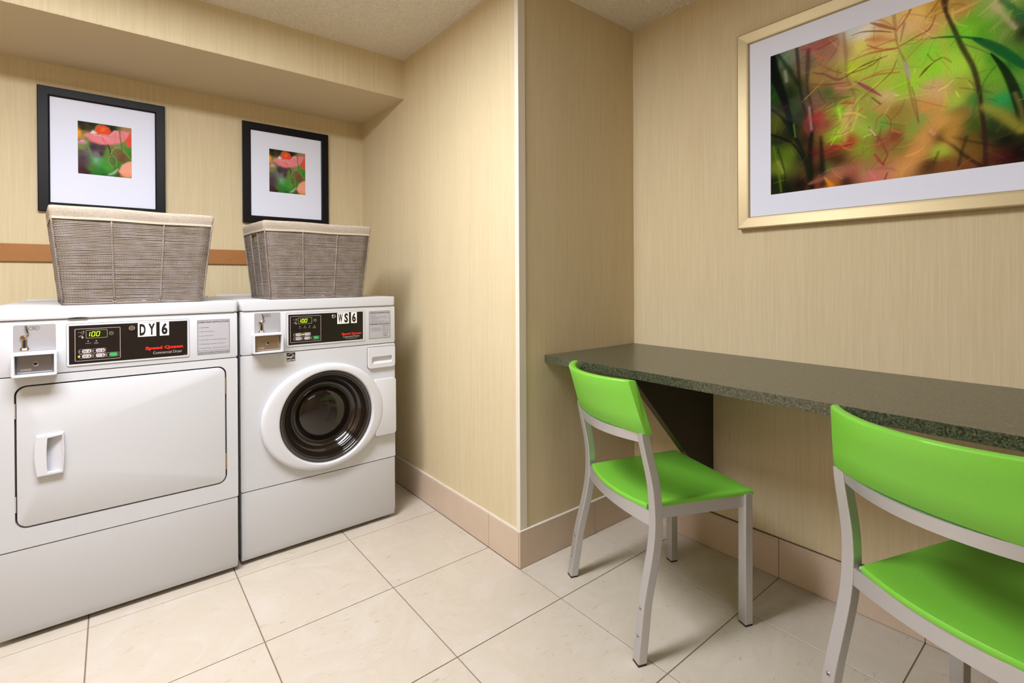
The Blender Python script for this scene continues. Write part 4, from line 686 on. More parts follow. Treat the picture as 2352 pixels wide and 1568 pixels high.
# ------------------------------------------------------------------ framed prints
PAINT = json.loads(r'''{"art":[["b",[0.026,0.05],[14,20,12]],["b",[0.053,0.17],[12,18,10]],["b",[0.095,0.052],[95,120,100]],["b",[0.152,0.039],[120,120,110]],["b",[0.095,0.151],[70,80,50]],["b",[0.237,0.005],[150,95,95]],["b",[0.352,0.016],[150,90,80]],["b",[0.227,0.14],[120,100,80]],["b",[0.314,0.233],[150,120,70]],["b",[0.389,0.102],[160,105,90]],["b",[0.478,0.135],[185,150,110]],["b",[0.433,0.271],[150,135,70]],["b",[0.572,0.05],[235,215,200]],["b",[0.53,0.004],[200,200,210]],["b",[0.63,0.131],[215,160,100]],["b",[0.694,0.117],[225,180,125]],["b",[0.555,0.133],[222,205,100]],["b",[0.512,0.257],[190,200,60]],["b",[0.613,0.271],[175,190,70]],["b",[0.694,0.212],[210,200,100]],["b",[0.823,0.093],[230,180,130]],["b",[0.881,0.162],[215,160,110]],["b",[0.831,0.234],[150,190,60]],["b",[0.888,0.282],[145,210,60]],["b",[0.693,0.413],[170,190,60]],["b",[0.755,0.451],[150,190,50]],["b",[0.83,0.437],[165,205,60]],["b",[0.916,0.401],[150,210,50]],["b",[0.985,0.397],[170,215,70]],["b",[0.917,0.049],[205,150,75]],["b",[0.845,0.047],[235,190,110]],["b",[1.039,0.101],[190,140,80]],["b",[1.09,0.183],[110,175,40]],["b",[1.14,0.145],[130,170,70]],["b",[1.213,0.2],[110,160,60]],["b",[1.177,0.144],[190,180,130]],["b",[1.052,0.228],[125,200,50]],["b",[1.14,0.263],[90,160,40]],["b",[1.225,0.296],[120,150,70]],["b",[1.277,0.317],[20,25,20]],["b",[1.265,0.255],[70,70,60]],["b",[1.115,0.424],[150,195,60]],["b",[1.177,0.504],[110,170,40]],["b",[1.152,0.42],[60,140,40]],["b",[1.225,0.478],[40,110,40]],["b",[1.038,0.415],[175,210,70]],["b",[1.012,0.599],[170,190,70]],["b",[0.944,0.544],[215,165,120]],["b",[0.916,0.5],[215,170,125]],["b",[1.038,0.537],[165,160,60]],["b",[1.177,0.579],[110,150,50]],["b",[1.201,0.653],[40,150,80]],["b",[1.236,0.679],[50,120,60]],["b",[1.09,0.621],[60,120,50]],["b",[0.693,0.489],[215,175,130]],["b",[0.662,0.547],[185,140,80]],["b",[0.597,0.481],[150,150,60]],["b",[0.442,0.355],[170,110,90]],["b",[0.37,0.375],[70,90,40]],["b",[0.406,0.426],[100,100,50]],["b",[0.313,0.4],[120,80,70]],["b",[0.442,0.498],[130,170,40]],["b",[0.388,0.535],[130,135,40]],["b",[0.313,0.526],[165,40,45]],["b",[0.36,0.569],[140,50,45]],["b",[0.275,0.558],[110,30,40]],["b",[0.424,0.666],[130,175,30]],["b",[0.477,0.568],[190,175,85]],["b",[0.512,0.617],[170,165,75]],["b",[0.571,0.661],[150,175,60]],["b",[0.677,0.648],[110,150,60]],["b",[0.613,0.602],[130,150,50]],["b",[0.579,0.781],[125,145,40]],["b",[0.661,0.769],[140,80,50]],["b",[0.74,0.739],[130,50,40]],["b",[0.732,0.595],[150,110,50]],["b",[0.785,0.628],[150,130,60]],["b",[0.808,0.736],[130,150,60]],["b",[0.77,0.821],[130,110,50]],["b",[0.859,0.665],[130,150,70]],["b",[0.881,0.607],[210,140,80]],["b",[0.944,0.705],[205,150,80]],["b",[0.873,0.779],[205,140,80]],["b",[0.83,0.861],[200,125,65]],["b",[0.77,0.924],[185,120,80]],["b",[0.985,0.777],[165,120,50]],["b",[1.038,0.676],[130,100,50]],["b",[1.005,0.844],[170,120,60]],["b",[0.951,0.868],[160,185,60]],["b",[0.93,0.791],[30,15,12]],["b",[0.964,0.942],[120,60,35]],["b",[0.895,0.947],[70,35,25]],["b",[1.031,0.832],[60,40,20]],["b",[1.077,0.842],[110,75,25]],["b",[1.09,0.931],[110,75,30]],["b",[1.09,0.759],[60,80,25]],["b",[1.14,0.822],[25,40,20]],["b",[1.177,0.763],[25,50,28]],["b",[1.213,0.872],[12,18,12]],["b",[1.265,0.802],[20,30,18]],["b",[1.265,0.949],[12,8,8]],["b",[1.176,0.965],[70,20,25]],["b",[1.051,0.975],[110,60,35]],["b",[1.14,0.975],[90,45,30]],["b",[1.23,0.967],[45,15,18]],["b",[0.637,0.968],[190,95,95]],["b",[0.669,0.934],[160,110,60]],["b",[0.579,0.909],[140,120,60]],["b",[0.511,0.927],[150,75,60]],["b",[0.476,0.971],[40,18,15]],["b",[0.387,0.978],[170,95,20]],["b",[0.432,0.923],[150,90,65]],["b",[0.369,0.871],[80,90,45]],["b",[0.423,0.83],[60,40,20]],["b",[0.312,0.872],[40,20,12]],["b",[0.293,0.974],[100,45,30]],["b",[0.205,0.961],[12,12,8]],["b",[0.103,0.978],[14,18,8]],["b",[0.018,0.921],[18,30,10]],["b",[0.03,0.722],[60,80,15]],["b",[0.062,0.795],[100,110,30]],["b",[0.114,0.738],[80,100,20]],["b",[0.052,0.615],[25,35,12]],["b",[0.02,0.484],[60,80,20]],["b",[0.052,0.47],[90,80,30]],["b",[0.115,0.475],[20,25,15]],["b",[0.176,0.534],[24,36,14]],["b",[0.135,0.59],[16,26,10]],["b",[0.084,0.401],[16,26,10]],["b",[0.206,0.477],[30,40,22]],["b",[0.156,0.42],[40,60,30]],["b",[0.02,0.294],[20,60,15]],["b",[0.177,0.275],[45,60,25]],["b",[0.136,0.306],[20,35,15]],["b",[0.197,0.367],[50,60,40]],["b",[0.216,0.758],[30,40,25]],["b",[0.274,0.749],[90,30,30]],["b",[0.226,0.653],[40,30,22]],["b",[0.387,0.751],[140,50,40]],["b",[0.396,0.794],[70,30,18]],["b",[0.494,0.713],[160,60,40]],["s",[[0.012,0.006],[0.037,0.165],[0.094,0.338],[0.156,0.594]],[0.0493,0.0694,0.0493,0.0179],[8,12,8],0.97,0.12],["s",[[0.053,0.004],[0.126,0.139],[0.187,0.256]],[0.0178,0.0333,0.0266],[22,40,18],0.8,0.3],["s",[[0.177,0.005],[0.187,0.127],[0.197,0.281],[0.236,0.506]],[0.0237,0.0237,0.0194,0.0173],[45,25,28],0.8,0.3],["s",[[0.252,0.042],[0.247,0.158],[0.244,0.295],[0.27,0.451],[0.275,0.622]],[0.0276,0.0276,0.017,0.0212,0.0212],[62,38,42],0.75,0.35],["s",[[0.27,0.621],[0.26,0.767],[0.274,0.982]],[0.0233,0.0381,0.0318],[14,16,10],0.9,0.3],["s",[[0.327,0.655],[0.34,0.971]],[0.0209,0.0418],[14,10,8],0.85,0.4],["s",[[-0.002,0.378],[0.084,0.467],[0.176,0.642],[0.235,0.805],[0.264,0.98]],[0.0112,0.0202,0.0292,0.0337,0.0337],[14,24,10],0.9,0.3],["s",[[-0.002,0.563],[0.083,0.611],[0.156,0.67],[0.225,0.792]],[0.0135,0.0157,0.0135,0.009],[18,8,12],0.9,0.2],["s",[[0.051,0.681],[0.093,0.844],[0.103,0.989]],[0.0133],[16,24,8],0.7,0.4],["s",[[0.019,0.652],[0.051,0.815],[0.072,0.985]],[0.0112],[100,120,30],0.5,0.5],["s",[[0.051,0.77],[0.083,0.854]],[0.0156],[150,150,60],0.6,0.5],["s",[[0.156,0.529],[0.168,0.619]],[0.0087],[90,130,60],0.6,0.4],["s",[[0.256,0.437],[0.27,0.589]],[0.0127],[190,140,130],0.5,0.5],["s",[[0.1,0.141],[0.11,0.211]],[0.0176],[190,190,170],0.4,0.6],["s",[[0.461,0.017],[0.474,0.153],[0.478,0.296],[0.517,0.418],[0.521,0.479],[0.495,0.612]],[0.0182,0.0222,0.0121,0.0141,0.0141,0.0303],[135,85,60],0.55,0.5],["s",[[0.725,0.006],[0.733,0.085],[0.748,0.204],[0.786,0.329],[0.808,0.504],[0.845,0.68]],[0.0095,0.0114,0.0095,0.0151,0.0132,0.0095],[140,90,60],0.6,0.4],["s",[[0.778,0.308],[0.79,0.349],[0.804,0.41]],[0.0149,0.0243,0.0112],[185,165,160],0.75,0.4],["s",[[0.944,0.142],[0.961,0.282],[0.975,0.402],[0.964,0.639]],[0.0179,0.0197,0.0179,0.0161],[200,180,70],0.45,0.5],["s",[[0.888,0.3],[0.916,0.347],[0.958,0.343],[0.992,0.381]],[0.0073],[110,100,30],0.6,0.4],["s",[[0.965,0.017],[0.971,0.09],[1.005,0.201],[1.038,0.31],[1.084,0.439],[1.108,0.566],[1.116,0.663],[1.131,0.811],[1.135,0.999]],[0.0391,0.0178,0.0231,0.0249,0.0249,0.0231,0.0213,0.0195,0.0231],[52,30,26],0.92,0.25],["s",[[0.903,0.212],[0.985,0.236],[1.051,0.263],[1.115,0.3]],[0.0054,0.0127,0.0108,0.0181],[22,95,42],0.9,0.15],["s",[[1.09,0.286],[1.14,0.331],[1.201,0.395],[1.284,0.502]],[0.0172,0.0412,0.0481,0.0292],[20,88,44],0.95,0.12],["s",[[1.038,0.293],[1.115,0.356],[1.152,0.394]],[0.007],[90,90,50],0.6,0.4],["s",[[1.156,0.391],[1.201,0.478],[1.242,0.599],[1.282,0.79]],[0.0067,0.0286,0.0421,0.0472],[10,26,14],0.95,0.12],["s",[[1.201,0.121],[1.237,0.177],[1.284,0.254]],[0.0332,0.0282,0.0332],[30,105,60],0.8,0.3],["s",[[1.131,0.671],[1.201,0.736],[1.271,0.828]],[0.034,0.051,0.0374],[150,140,52],0.75,0.4],["s",[[1.248,0.633],[1.271,0.722],[1.282,0.839]],[0.0164],[130,120,60],0.5,0.5],["s",[[1.171,0.141],[1.207,0.206],[1.248,0.289]],[0.0251,0.0184,0.0168],[205,180,150],0.6,0.5],["s",[[1.237,0.194],[1.153,0.268]],[0.0132],[180,160,110],0.4,0.5],["s",[[1.177,0.462],[1.128,0.539],[1.077,0.721],[1.064,0.822]],[0.0101],[40,100,40],0.5,0.4],["s",[[0.902,0.771],[0.985,0.839],[1.051,0.923],[1.127,1.002]],[0.0272,0.0145,0.0181,0.0181],[45,25,18],0.8,0.4],["s",[[1.057,0.82],[1.038,0.894],[1.025,0.97]],[0.0156],[40,35,15],0.7,0.4],["s",[[0.998,0.807],[1.115,0.867],[1.207,0.904]],[0.0123],[50,20,20],0.6,0.5],["s",[[0.937,0.878],[0.916,0.937]],[0.0126],[50,40,15],0.6,0.4],["s",[[1.012,0.476],[1.077,0.523],[1.115,0.68]],[0.007],[120,100,50],0.4,0.4],["s",[[0.739,0.975],[0.837,0.872],[0.902,0.758],[0.937,0.614]],[0.0662,0.0756,0.0662,0.0567],[205,142,82],0.7,0.6],["s",[[0.985,0.821],[1.012,0.704]],[0.0531],[200,140,70],0.5,0.7],["s",[[0.468,0.707],[0.477,0.568],[0.512,0.457]],[0.0202,0.0404,0.0303],[210,160,100],0.5,0.6],["s",[[0.255,0.957],[0.441,0.905],[0.571,0.888]],[0.0106,0.0532,0.0319],[165,95,85],0.6,0.6],["s",[[0.579,0.958],[0.685,0.956]],[0.0591],[205,115,115],0.5,0.7],["s",[[0.478,0.296],[0.424,0.301],[0.351,0.245],[0.276,0.207]],[0.004,0.0181,0.0141,0.004],[142,58,72],0.85,0.25],["s",[[0.529,0.347],[0.597,0.412],[0.666,0.479]],[0.0099,0.0259,0.004],[150,55,85],0.9,0.2],["s",[[0.478,0.286],[0.388,0.226],[0.3,0.146]],[0.004,0.0161,0.006],[165,85,75],0.8,0.3],["s",[[0.478,0.336],[0.351,0.312],[0.237,0.271]],[0.004,0.0121,0.004],[135,60,45],0.8,0.3],["s",[[0.442,0.396],[0.313,0.442],[0.217,0.394]],[0.0041,0.0081,0.003],[130,60,50],0.6,0.3],["s",[[0.495,0.432],[0.388,0.442],[0.285,0.519]],[0.003,0.006,0.003],[110,40,50],0.7,0.3],["s",[[0.503,0.454],[0.369,0.478],[0.294,0.51]],[0.005],[120,50,40],0.6,0.3],["s",[[0.521,0.459],[0.388,0.545],[0.341,0.564]],[0.006],[150,60,50],0.6,0.3],["s",[[0.478,0.296],[0.572,0.257],[0.694,0.241]],[0.0081,0.0101,0.004],[120,60,35],0.85,0.25],["s",[[0.512,0.287],[0.613,0.271],[0.662,0.239]],[0.006,0.009,0.004],[120,70,40],0.8,0.3],["s",[[0.157,0.111],[0.276,0.125],[0.352,0.089]],[0.0043],[110,50,50],0.6,0.3],["s",[[0.197,0.152],[0.314,0.17],[0.352,0.11]],[0.0043],[120,60,50],0.5,0.3],["s",[[0.295,0.1],[0.352,0.136]],[0.0147],[190,100,80],0.7,0.4],["s",[[0.207,0.026],[0.314,0.055],[0.425,0.034]],[0.0064,0.015,0.0086],[150,60,70],0.7,0.4],["s",[[0.198,0.028],[0.314,0.034],[0.389,0.041]],[0.0086],[160,80,70],0.5,0.4],["s",[[0.207,0.391],[0.314,0.316],[0.424,0.289]],[0.0043],[150,90,50],0.6,0.3],["s",[[0.226,0.375],[0.342,0.283]],[0.0053],[220,150,80],0.5,0.4],["s",[[0.613,0.471],[0.658,0.525]],[0.0058,0.0097],[90,50,45],0.8,0.3],["s",[[0.555,0.469],[0.613,0.407]],[0.004],[160,110,40],0.6,0.3],["s",[[0.733,0.094],[0.662,0.042],[0.606,0.003]],[0.0094,0.0227,0.0038],[158,80,55],0.85,0.25],["s",[[0.589,-0.002],[0.662,0.008],[0.725,0.077]],[0.0039,0.0137,0.0059],[190,120,80],0.7,0.3],["s",[[0.504,0.046],[0.564,0.044],[0.646,0.071],[0.717,0.105]],[0.003,0.007,0.01,0.005],[120,70,60],0.85,0.2],["s",[[0.741,0.106],[0.786,0.05],[0.809,0.008]],[0.0075,0.0075,0.0113],[170,70,60],0.8,0.3],["s",[[0.741,0.088],[0.733,-0.029]],[0.0057],[170,100,60],0.6,0.3],["s",[[0.741,0.097],[0.786,0.027],[0.917,0.103],[0.944,0.133]],[0.0057,0.0075,0.0057,0.0038],[190,130,90],0.6,0.35],["s",[[0.756,0.206],[0.831,0.179],[0.895,0.158],[0.925,0.089]],[0.0056,0.0066,0.0075,0.0038],[150,60,40],0.85,0.2],["s",[[0.779,0.075],[0.76,0.18]],[0.0131,0.0056],[120,70,110],0.6,0.4],["s",[[0.756,0.197],[0.845,0.212],[0.881,0.153]],[0.0047],[170,90,60],0.6,0.3],["s",[[0.748,0.213],[0.654,0.198],[0.589,0.194],[0.487,0.208]],[0.0056,0.0132,0.0075,0.0028],[165,75,45],0.75,0.3],["s",[[0.589,0.135],[0.662,0.191],[0.74,0.21]],[0.0039,0.0157,0.0078],[170,80,55],0.75,0.3],["s",[[0.741,0.154],[0.638,0.163],[0.564,0.165]],[0.0057,0.0075,0.0028],[180,80,50],0.6,0.3],["s",[[0.581,0.103],[0.654,0.121],[0.741,0.168]],[0.0098,0.0334,0.0098],[190,85,55],0.5,0.5],["s",[[0.778,0.308],[0.845,0.239],[0.91,0.191]],[0.0047],[170,100,70],0.6,0.3],["s",[[0.742,0.281],[0.717,0.344],[0.662,0.393],[0.555,0.469]],[0.0038,0.0066,0.0057,0.0028],[120,55,40],0.8,0.2],["s",[[0.756,0.361],[0.646,0.34],[0.555,0.35]],[0.0075,0.0113,0.0038],[175,85,55],0.7,0.3],["s",[[0.748,0.335],[0.638,0.328],[0.521,0.359]],[0.0057,0.0094,0.0028],[190,110,60],0.6,0.35],["s",[[0.849,0.422],[0.877,0.388],[0.916,0.356],[0.951,0.341]],[0.0028,0.0128,0.0046,0.0028],[105,55,25],0.9,0.2],["s",[[0.808,0.189],[0.917,0.22],[0.937,0.219]],[0.0056],[160,110,70],0.5,0.4],["s",[[0.83,0.446],[0.916,0.5],[0.985,0.503]],[0.0046],[170,120,70],0.4,0.4],["s",[[0.823,0.545],[0.888,0.582],[0.971,0.632]],[0.0046],[150,90,50],0.5,0.4],["s",[[0.815,0.469],[0.837,0.586],[0.845,0.689]],[0.0056],[120,60,40],0.6,0.3],["s",[[0.629,0.675],[0.645,0.611],[0.681,0.596],[0.71,0.637],[0.709,0.694],[0.693,0.733]],[0.0039,0.0058,0.0058,0.0078,0.0078,0.0039],[160,75,60],0.85,0.2],["s",[[0.596,0.647],[0.621,0.702],[0.653,0.738],[0.693,0.838]],[0.0049,0.0118,0.0098,0.0118],[130,65,60],0.8,0.3],["s",[[0.604,0.669],[0.633,0.714]],[0.0068],[235,190,170],0.8,0.3],["s",[[0.387,0.73],[0.441,0.744],[0.52,0.739]],[0.0062,0.0165,0.0041],[150,25,45],0.9,0.2],["s",[[0.369,0.649],[0.442,0.662],[0.494,0.643]],[0.0041,0.0083,0.0041],[170,90,70],0.8,0.25],["s",[[0.433,0.465],[0.477,0.467],[0.521,0.484]],[0.0041,0.0183,0.0041],[190,60,45],0.85,0.3],["s",[[0.275,0.442],[0.351,0.515],[0.46,0.548]],[0.0042],[140,50,50],0.5,0.3],["s",[[0.351,0.567],[0.442,0.559],[0.503,0.554]],[0.0052],[150,50,50],0.6,0.3],["s",[[0.433,0.495],[0.442,0.559]],[0.0245,0.0122],[180,230,40],0.6,0.5],["s",[[0.495,0.572],[0.563,0.53]],[0.0141],[180,90,40],0.5,0.5],["s",[[0.596,0.706],[0.571,0.759],[0.563,0.827]],[0.0049],[140,90,60],0.7,0.3],["s",[[0.571,0.71],[0.613,0.7]],[0.0049],[200,220,120],0.7,0.3],["s",[[0.629,0.83],[0.653,0.874],[0.677,0.907]],[0.0097,0.0156,0.0078],[150,50,50],0.8,0.3],["s",[[0.697,0.844],[0.673,0.897]],[0.0057,0.0096],[110,50,40],0.8,0.3],["s",[[0.653,0.748],[0.724,0.754],[0.778,0.729]],[0.0116,0.0193,0.0077],[140,60,50],0.6,0.5],["s",[[0.645,0.785],[0.596,0.784],[0.511,0.877]],[0.0058],[150,70,60],0.6,0.3],["s",[[0.701,0.825],[0.755,0.771]],[0.0076],[160,80,60],0.5,0.4],["s",[[0.693,0.958],[0.681,0.994]],[0.0077],[60,25,25],0.7,0.4],["s",[[0.587,0.92],[0.661,0.919],[0.732,0.945]],[0.0079],[170,80,90],0.6,0.4],["s",[[0.406,0.478],[0.313,0.536],[0.256,0.511]],[0.0103,0.0205,0.0308],[170,50,55],0.5,0.6],["s",[[0.313,0.631],[0.387,0.617],[0.442,0.589]],[0.0063],[140,40,40],0.5,0.4],["s",[[0.35,0.93],[0.387,0.988]],[0.0083,0.027],[215,130,40],0.8,0.4],["s",[[0.503,0.514],[0.512,0.617]],[0.01],[210,160,120],0.4,0.6],["s",[[0.902,0.749],[0.916,0.77]],[0.0145],[220,150,130],0.6,0.5]],"pop":[["b",[0.051,0.033],[30,40,28]],["b",[0.154,0.09],[70,52,45]],["b",[0.076,0.13],[40,40,28]],["b",[0.206,0.037],[35,50,30]],["b",[0.554,0.014],[40,52,35]],["b",[0.5,0.051],[30,42,28]],["b",[0.72,0.036],[160,130,95]],["b",[0.79,0.014],[180,120,90]],["b",[0.011,0.226],[245,165,40]],["b",[0.014,0.294],[235,150,50]],["b",[0.088,0.229],[110,125,70]],["b",[0.048,0.474],[120,140,80]],["b",[0.023,0.376],[120,110,90]],["b",[0.23,0.478],[70,52,70]],["b",[0.362,0.474],[75,60,70]],["b",[0.348,0.58],[60,40,50]],["b",[0.282,0.607],[125,110,130]],["b",[0.151,0.576],[110,95,110]],["b",[0.047,0.592],[90,85,80]],["b",[0.072,0.707],[80,60,75]],["b",[0.137,0.749],[85,65,90]],["b",[0.071,0.911],[70,38,48]],["b",[0.135,0.971],[65,35,35]],["b",[0.046,0.813],[80,60,60]],["b",[0.268,0.713],[110,180,130]],["b",[0.321,0.739],[90,150,90]],["b",[0.201,0.876],[70,120,50]],["b",[0.253,0.955],[45,115,50]],["b",[0.374,0.766],[65,150,45]],["b",[0.346,0.908],[45,125,50]],["b",[0.454,0.842],[70,150,50]],["b",[0.415,0.604],[90,140,50]],["b",[0.456,0.511],[110,130,70]],["b",[0.372,0.991],[40,95,45]],["b",[0.494,0.958],[60,120,60]],["b",[0.551,0.531],[110,110,60]],["b",[0.606,0.505],[115,95,60]],["b",[0.675,0.582],[120,70,60]],["b",[0.647,0.657],[110,75,55]],["b",[0.605,0.733],[60,130,50]],["b",[0.745,0.465],[70,140,55]],["b",[0.787,0.494],[60,130,45]],["b",[0.704,0.33],[110,140,70]],["b",[0.579,0.386],[120,140,90]],["b",[0.759,0.605],[90,110,50]],["b",[0.631,0.906],[110,90,60]],["b",[0.742,0.971],[170,150,80]],["b",[0.603,0.98],[40,60,40]],["b",[0.176,0.743],[90,110,80]],["p",[[0.238,0.168],[0.285,0.048],[0.378,0.018],[0.452,0.051],[0.492,0.122],[0.458,0.198],[0.337,0.21]],[0.0017],[232,82,48],0.95,0.01],["p",[[0.351,0.078],[0.418,0.066],[0.391,0.14],[0.324,0.152]],[0.0017],[240,130,50],0.6,0.01],["p",[[0.173,0.211],[0.225,0.143],[0.284,0.194],[0.231,0.238]],[0.0017],[232,222,222],0.95,0.01],["s",[[0.258,0.147],[0.272,0.067],[0.338,0.012]],[0.0138],[130,160,90],0.7,0.4],["s",[[0.609,0.013],[0.623,0.098]],[0.0527],[120,140,90],0.5,0.5],["p",[[0.716,0.258],[0.747,0.146],[0.811,0.108],[0.819,0.391],[0.746,0.377]],[0.0018],[226,80,68],0.95,0.01],["p",[[0.06,0.272],[0.14,0.206],[0.231,0.217],[0.351,0.196],[0.458,0.198],[0.54,0.096],[0.609,0.083],[0.692,0.085],[0.776,0.088],[0.761,0.161],[0.705,0.26],[0.635,0.333],[0.484,0.381],[0.323,0.398],[0.204,0.366],[0.114,0.301]],[0.0017],[228,138,146],0.95,0.01],["s",[[0.075,0.266],[0.178,0.333],[0.323,0.385]],[0.0272],[205,90,105],0.5,0.5],["s",[[0.364,0.214],[0.377,0.316],[0.423,0.377]],[0.0104,0.0242,0.0173],[228,85,85],0.7,0.4],["s",[[0.231,0.238],[0.35,0.234],[0.457,0.285]],[0.0172],[245,190,195],0.5,0.5],["s",[[0.485,0.193],[0.554,0.111],[0.608,0.171]],[0.0244],[240,170,175],0.5,0.5],["s",[[0.553,0.181],[0.552,0.356]],[0.0105],[215,110,115],0.5,0.5],["s",[[0.636,0.113],[0.691,0.174],[0.691,0.262]],[0.0282],[225,110,105],0.5,0.5],["s",[[0.153,0.269],[0.204,0.345]],[0.0085],[210,100,110],0.5,0.4],["s",[[0.14,0.22],[0.351,0.203]],[0.0085],[215,100,110],0.6,0.4],["s",[[0.457,0.38],[0.635,0.324]],[0.0139],[225,80,75],0.6,0.5],["s",[[0.443,0.388],[0.47,0.474],[0.493,0.592]],[0.0174,0.0209,0.0157],[35,60,35],0.95,0.3],["s",[[0.489,0.575],[0.508,0.494],[0.565,0.427],[0.634,0.421],[0.703,0.49],[0.801,0.634]],[0.0122],[140,160,90],0.9,0.3],["s",[[0.62,0.046],[0.635,0.236],[0.657,0.409],[0.654,0.515]],[0.0246,0.0211,0.0176,0.0141],[95,105,55],0.85,0.4],["s",[[0.127,0.308],[0.151,0.474],[0.202,0.654],[0.215,0.789]],[0.0375,0.0273,0.0239,0.0273],[85,150,60],0.85,0.4],["s",[[0.022,0.512],[0.151,0.576]],[0.0102],[120,140,90],0.5,0.4],["p",[[0.462,0.632],[0.503,0.6],[0.557,0.626],[0.577,0.711],[0.549,0.794],[0.508,0.791],[0.468,0.735]],[0.0017],[78,112,58],0.95,0.01],["s",[[0.455,0.633],[0.461,0.736],[0.508,0.799],[0.549,0.797],[0.575,0.72],[0.561,0.634],[0.51,0.6],[0.458,0.629]],[0.0087],[150,150,100],0.9,0.3],["s",[[0.543,0.795],[0.569,0.896],[0.596,0.989]],[0.014,0.021,0.0245],[50,100,55],0.9,0.3],["s",[[0.46,0.963],[0.535,0.918],[0.59,0.841]],[0.0209,0.0383,0.0174],[170,215,160],0.7,0.5],["p",[[0.604,0.883],[0.66,0.747],[0.744,0.682],[0.823,0.652],[0.821,0.952],[0.714,0.974],[0.659,0.951]],[0.0018],[236,166,142],0.95,0.01],["s",[[0.659,0.955],[0.799,0.919]],[0.0459],[245,140,90],0.6,0.6],["s",[[0.029,0.401],[0.1,0.394]],[0.0508],[225,150,175],0.8,0.5],["s",[[0.049,0.372],[0.087,0.365]],[0.017],[240,200,210],0.8,0.5],["s",[[0.024,0.326],[0.075,0.283],[0.1,0.346]],[0.0305],[120,150,90],0.6,0.5],["s",[[0.496,0.644],[0.495,0.819],[0.414,0.83]],[0.0087],[110,160,70],0.4,0.5]]}''')
def paint(items, W_, H_, asp):
    """flat print as an array; coordinates are in units of print height"""
    xs = (np.arange(W_)+.5)/W_*asp; ys = (np.arange(H_)+.5)/H_; X, Y = np.meshgrid(xs, ys)
    num = np.zeros((H_, W_, 3)); den = np.zeros((H_, W_))
    for it in items:
        if it[0] == 'b':
            d2 = (X-it[1][0])**2+(Y-it[1][1])**2; wt = 1/(d2+.0012)**1.9
            num += wt[..., None]*np.array(lin(tuple(it[2]))); den += wt
    img = num/den[..., None]
    for it in items:
        if it[0] == 'b': continue
        _, pts, ws, col, al, soft = it; pts = np.array(pts, float); c = np.array(lin(tuple(col)))
        if it[0] == 's':
            if len(ws) == 1: ws = ws*len(pts)
            ws = list(ws)+[ws[-1]]*(len(pts)-len(ws))
            # smooth the polyline
            if len(pts) > 2:
                q, wq = [], []
                for i in range(len(pts)-1):
                    p0, p1, p2, p3 = pts[max(i-1, 0)], pts[i], pts[i+1], pts[min(i+2, len(pts)-1)]
                    for k in range(6):
                        t = k/6; q.append(.5*((2*p1)+(-p0+p2)*t+(2*p0-5*p1+4*p2-p3)*t*t+(-p0+3*p1-3*p2+p3)*t**3)); wq.append(ws[i]+(ws[i+1]-ws[i])*t)
                q.append(pts[-1]); wq.append(ws[-1]); pts, ws = np.array(q), wq
            pad = max(ws)*(2.2+3*soft)+.02
            i0, i1 = max(0, int((pts[:, 1].min()-pad)*H_)), min(H_, int((pts[:, 1].max()+pad)*H_)+1)
            j0, j1 = max(0, int((pts[:, 0].min()-pad)/asp*W_)), min(W_, int((pts[:, 0].max()+pad)/asp*W_)+1)
            if i1 <= i0 or j1 <= j0: continue
            XF, YF = X, Y; X, Y = X[i0:i1, j0:j1], Y[i0:i1, j0:j1]; A = np.zeros(X.shape)
            for i in range(len(pts)-1):
                a, b = pts[i], pts[i+1]; d = b-a; L2 = max(d@d, 1e-9)
                t = np.clip(((X-a[0])*d[0]+(Y-a[1])*d[1])/L2, 0, 1)
                dist = np.hypot(X-a[0]-t*d[0], Y-a[1]-t*d[1]); hw = (ws[i]+(ws[i+1]-ws[i])*t)/2
                s = np.maximum(soft*hw*1.6, .0018)
                A = np.maximum(A, 1/(1+np.exp(np.clip((dist-hw)/s*2.2, -30, 30))))
            X, Y = XF, YF; sub = img[i0:i1, j0:j1]; img[i0:i1, j0:j1] = sub*(1-(A*al)[..., None])+c*(A*al)[..., None]
            continue
        else:
            ins = np.zeros((H_, W_), bool); dm = np.full((H_, W_), 9.)
            n = len(pts)
            for i in range(n):
                a, b = pts[i], pts[(i+1) % n]
                cr = ((a[1] > Y) != (b[1] > Y)) & (X < (b[0]-a[0])*(Y-a[1])/(b[1]-a[1]+1e-12)+a[0]); ins ^= cr
                d = b-a; L2 = max(d@d, 1e-9); t = np.clip(((X-a[0])*d[0]+(Y-a[1])*d[1])/L2, 0, 1)
                dm = np.minimum(dm, np.hypot(X-a[0]-t*d[0], Y-a[1]-t*d[1]))
            sd = np.where(ins, -dm, dm); A = 1/(1+np.exp(np.clip(sd/max(soft, .004)*2, -30, 30)))
        img = img*(1-(A*al)[..., None])+c*(A*al)[..., None]
    return img
